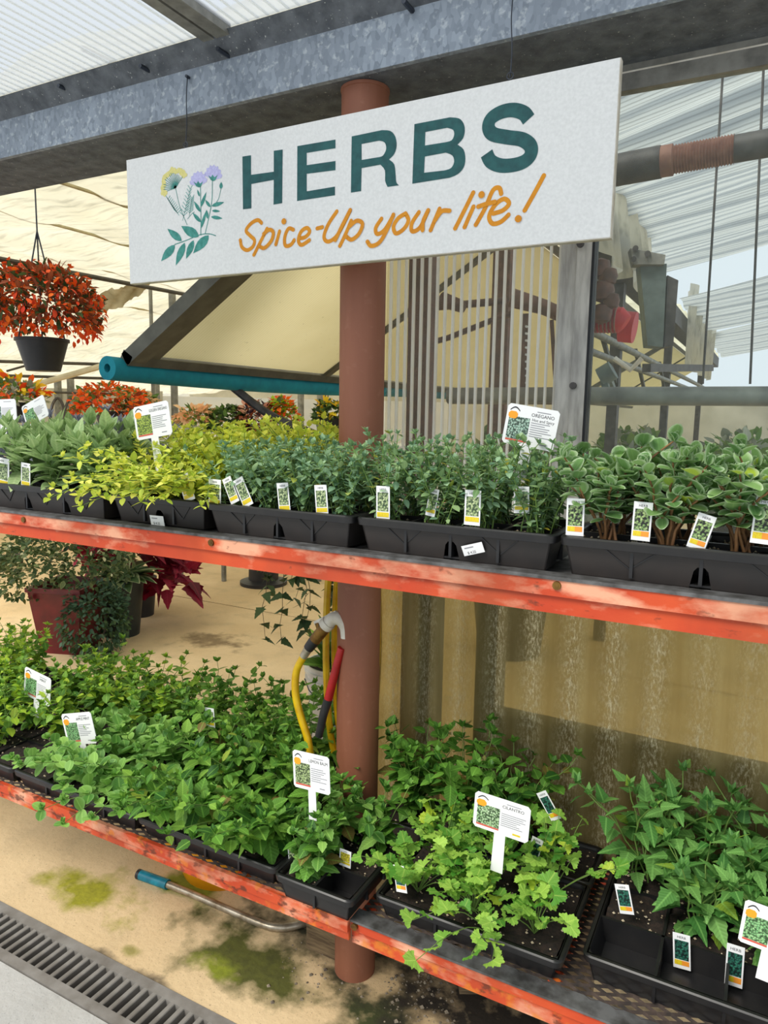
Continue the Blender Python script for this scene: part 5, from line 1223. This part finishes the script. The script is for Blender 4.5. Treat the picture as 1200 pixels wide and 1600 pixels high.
MB().lathe(cl, [(0, 0), (.11, 0), (.14, .3), (.13, .3), (0, .28)], 20).build('pot', 'black_pot', t, True)
r = random.Random(931); it = shell_items(r, Vector((0, 0, .6)), .42, .34, .32, 150, 'tri', ['leaf_coleus'], .2, -.5, .8, .5) + shell_items(r, Vector((.42, -.05, .34)), .20, .20, .14, 44, 'tri', ['leaf_coleus'], .17, -.5, .8, .5)
single(it, t)
dp = az(412, 912, 0); o = MB().lathe(dp, [(0, 0), (.22, 0), (.22, .03), (.14, .05), (.13, .5), (0, .5)], 24).build('umbrella_base', 'black_pot', None, True); tag(o, 'black round stand on the floor under the far table', 'stand')
o = MB().tube([az(-30, 880, .1), az(34, 873, .1)], .06, 12).build('drain_pipe', 'pipe_black', None, True); tag(o, 'black pipe end lying far left under the upper shelf', 'pipe')
# ivy hanging behind the shelf
ip = ay(470, 868, 2.6)
t = empty('hanging_ivy', ip, 'trailing dark ivy hanging below the upper shelf near the hose', 'hanging plant')
MB().lathe(ip, [(0, 0), (.09, 0), (.12, .13), (.13, .13), (.13, .145), (.11, .145), (0, .12)], 20).build('pot', 'black_pot', t, True)
MB().tube([ip + Vector((0, 0, .13)), Vector((ip.x, ip.y, ip.z + .32))], .003, 5).build('hanger_wire', 'wire', t)
r = random.Random(941); it = []; pa = []
for k in range(15):
    a = r.random() * 6.28; L = .18 + .36 * r.random(); c = Vector((.12 * math.cos(a), .12 * math.sin(a), .13)); pts = [c + Vector((.05 * math.cos(a) * min(1, q * 2) + r.gauss(0, .008), .05 * math.sin(a) * min(1, q * 2), -L * q)) for q in [i / 7 for i in range(8)]]; pa.append(pts)
    for q in pts[1:]:
        for z_ in range(2): b = r.random() * 6.28; it.append((leaf_T(q, Vector((math.cos(b), math.sin(b), -.5)), .05 + .02 * r.random(), r, .6), 'tri', int(r.random() * 3), 'leaf_dark'))
stems_of(pa, t, 'stem_woody', .002, .001, 'vine'); single(it, t)

# ------------------------------------------------------------------ under the bench
hp = [az(220, 1367, .016), az(262, 1382, .016), az(300, 1397, .016), az(400, 1440, .016), az(432, 1449, .016), az(458, 1447, .016), az(487, 1439, .016)]
t = empty('hoe_handle', hp[0], 'bent steel tool handle with teal grip lying on the floor', 'tool')
MB().tube([hp[0], hp[1]], .0165, 14).build('grip', 'teal_grip', t, True); MB().tube([hp[0] + (hp[0] - hp[1]).normalized() * .012, hp[0]], .0168, 14).build('end_cap', 'rubber_black', t, True)
MB().tube(catmull(hp[1:], 4), .0115, 12).build('shaft', 'tool_steel', t, True)
yc = Vector((-1.585, 1.83, 0))
t = empty('yellow_tub', yc, 'yellow plastic tub under the left lower bench', 'tub')
MB().lathe(yc, [(0, .004), (.145, 0), (.20, .16), (.215, .16), (.215, .175), (.19, .175), (.135, .012)], 32).build('shell', 'tub_yellow', t, True)
def block(label, c, sx, sy, sz, rz, z0=0):
    m = local(); m.box((-sx / 2, -sy / 2, 0), (sx / 2, sy / 2, sz)); o = m.build('wood_block', 'wood_block'); o.location = (c[0], c[1], z0); o.rotation_euler.z = rz; tag(o, label, 'wood block', 'wood blocks under the benches')
q = az(512, 1484, 0); block('grey wood block behind the left of the post foot', (q.x, q.y + .02), .12, .09, .2, .0)
q = az(640, 1520, 0); block('wood block right of the post foot', (q.x + .02, q.y + .07), .16, .1, .3, .0)
q = az(735, 1540, 0); block('tilted wood block under the right bench', (q.x + .03, q.y + .05), .17, .12, .3, .5)
q = az(800, 1575, 0); block('rightmost wood block under the right bench', (q.x + .08, q.y + .10), .22, .1, .3, .1)
m = MB(); r = random.Random(9)
for k in range(220):
    if k < 150: p = az(600 + 110 * r.random(), 1520 + 80 * r.random(), 0)
    else: p = az(r.gauss(500, 40), r.gauss(1520, 30), 0)
    s = .002 + .006 * r.random() ** 3
    m.add([(p.x - s, p.y, 0), (p.x, p.y - s, 0), (p.x + s, p.y, 0), (p.x, p.y + s, 0), (p.x + s * .2, p.y, s)], [(0, 1, 4), (1, 2, 4), (2, 3, 4), (3, 0, 4)])
o = m.build('gravel', 'pebble', None, fix=False, kind='stuff'); tag(o, 'small pale pebbles scattered on the floor around the post foot', 'gravel')

# ------------------------------------------------------------------ greenery seen low through the window
for k, (x, y, rr_, h_) in enumerate(((-1.45, 4.6, .42, .95), (-1.75, 6.2, .5, .95), (-1.2, 7.6, .5, .9), (-1.5, 9.6, .6, .9), (-.2, 9.0, .6, .9), (.7, 7.0, .5, .85))):
    t = empty('bay_shrub', (x, y, 0), 'muted green shrub behind the lower window glass, ' + ORD[k] + ' from the mullion', 'shrub', 'shrubs behind the glass')
    MB().lathe((x, y, 0), [(0, 0), (rr_ * .5, 0), (rr_ * .62, .45), (rr_ * .55, .45), (0, .42)], 18).build('pot', 'black_pot', t, True)
    bush(t, (0, 0, h_), rr_, rr_, .55, 600, 'small', ['leaf_far', 'leaf_dusty'], .13, 990 + k, zmin=-.8)
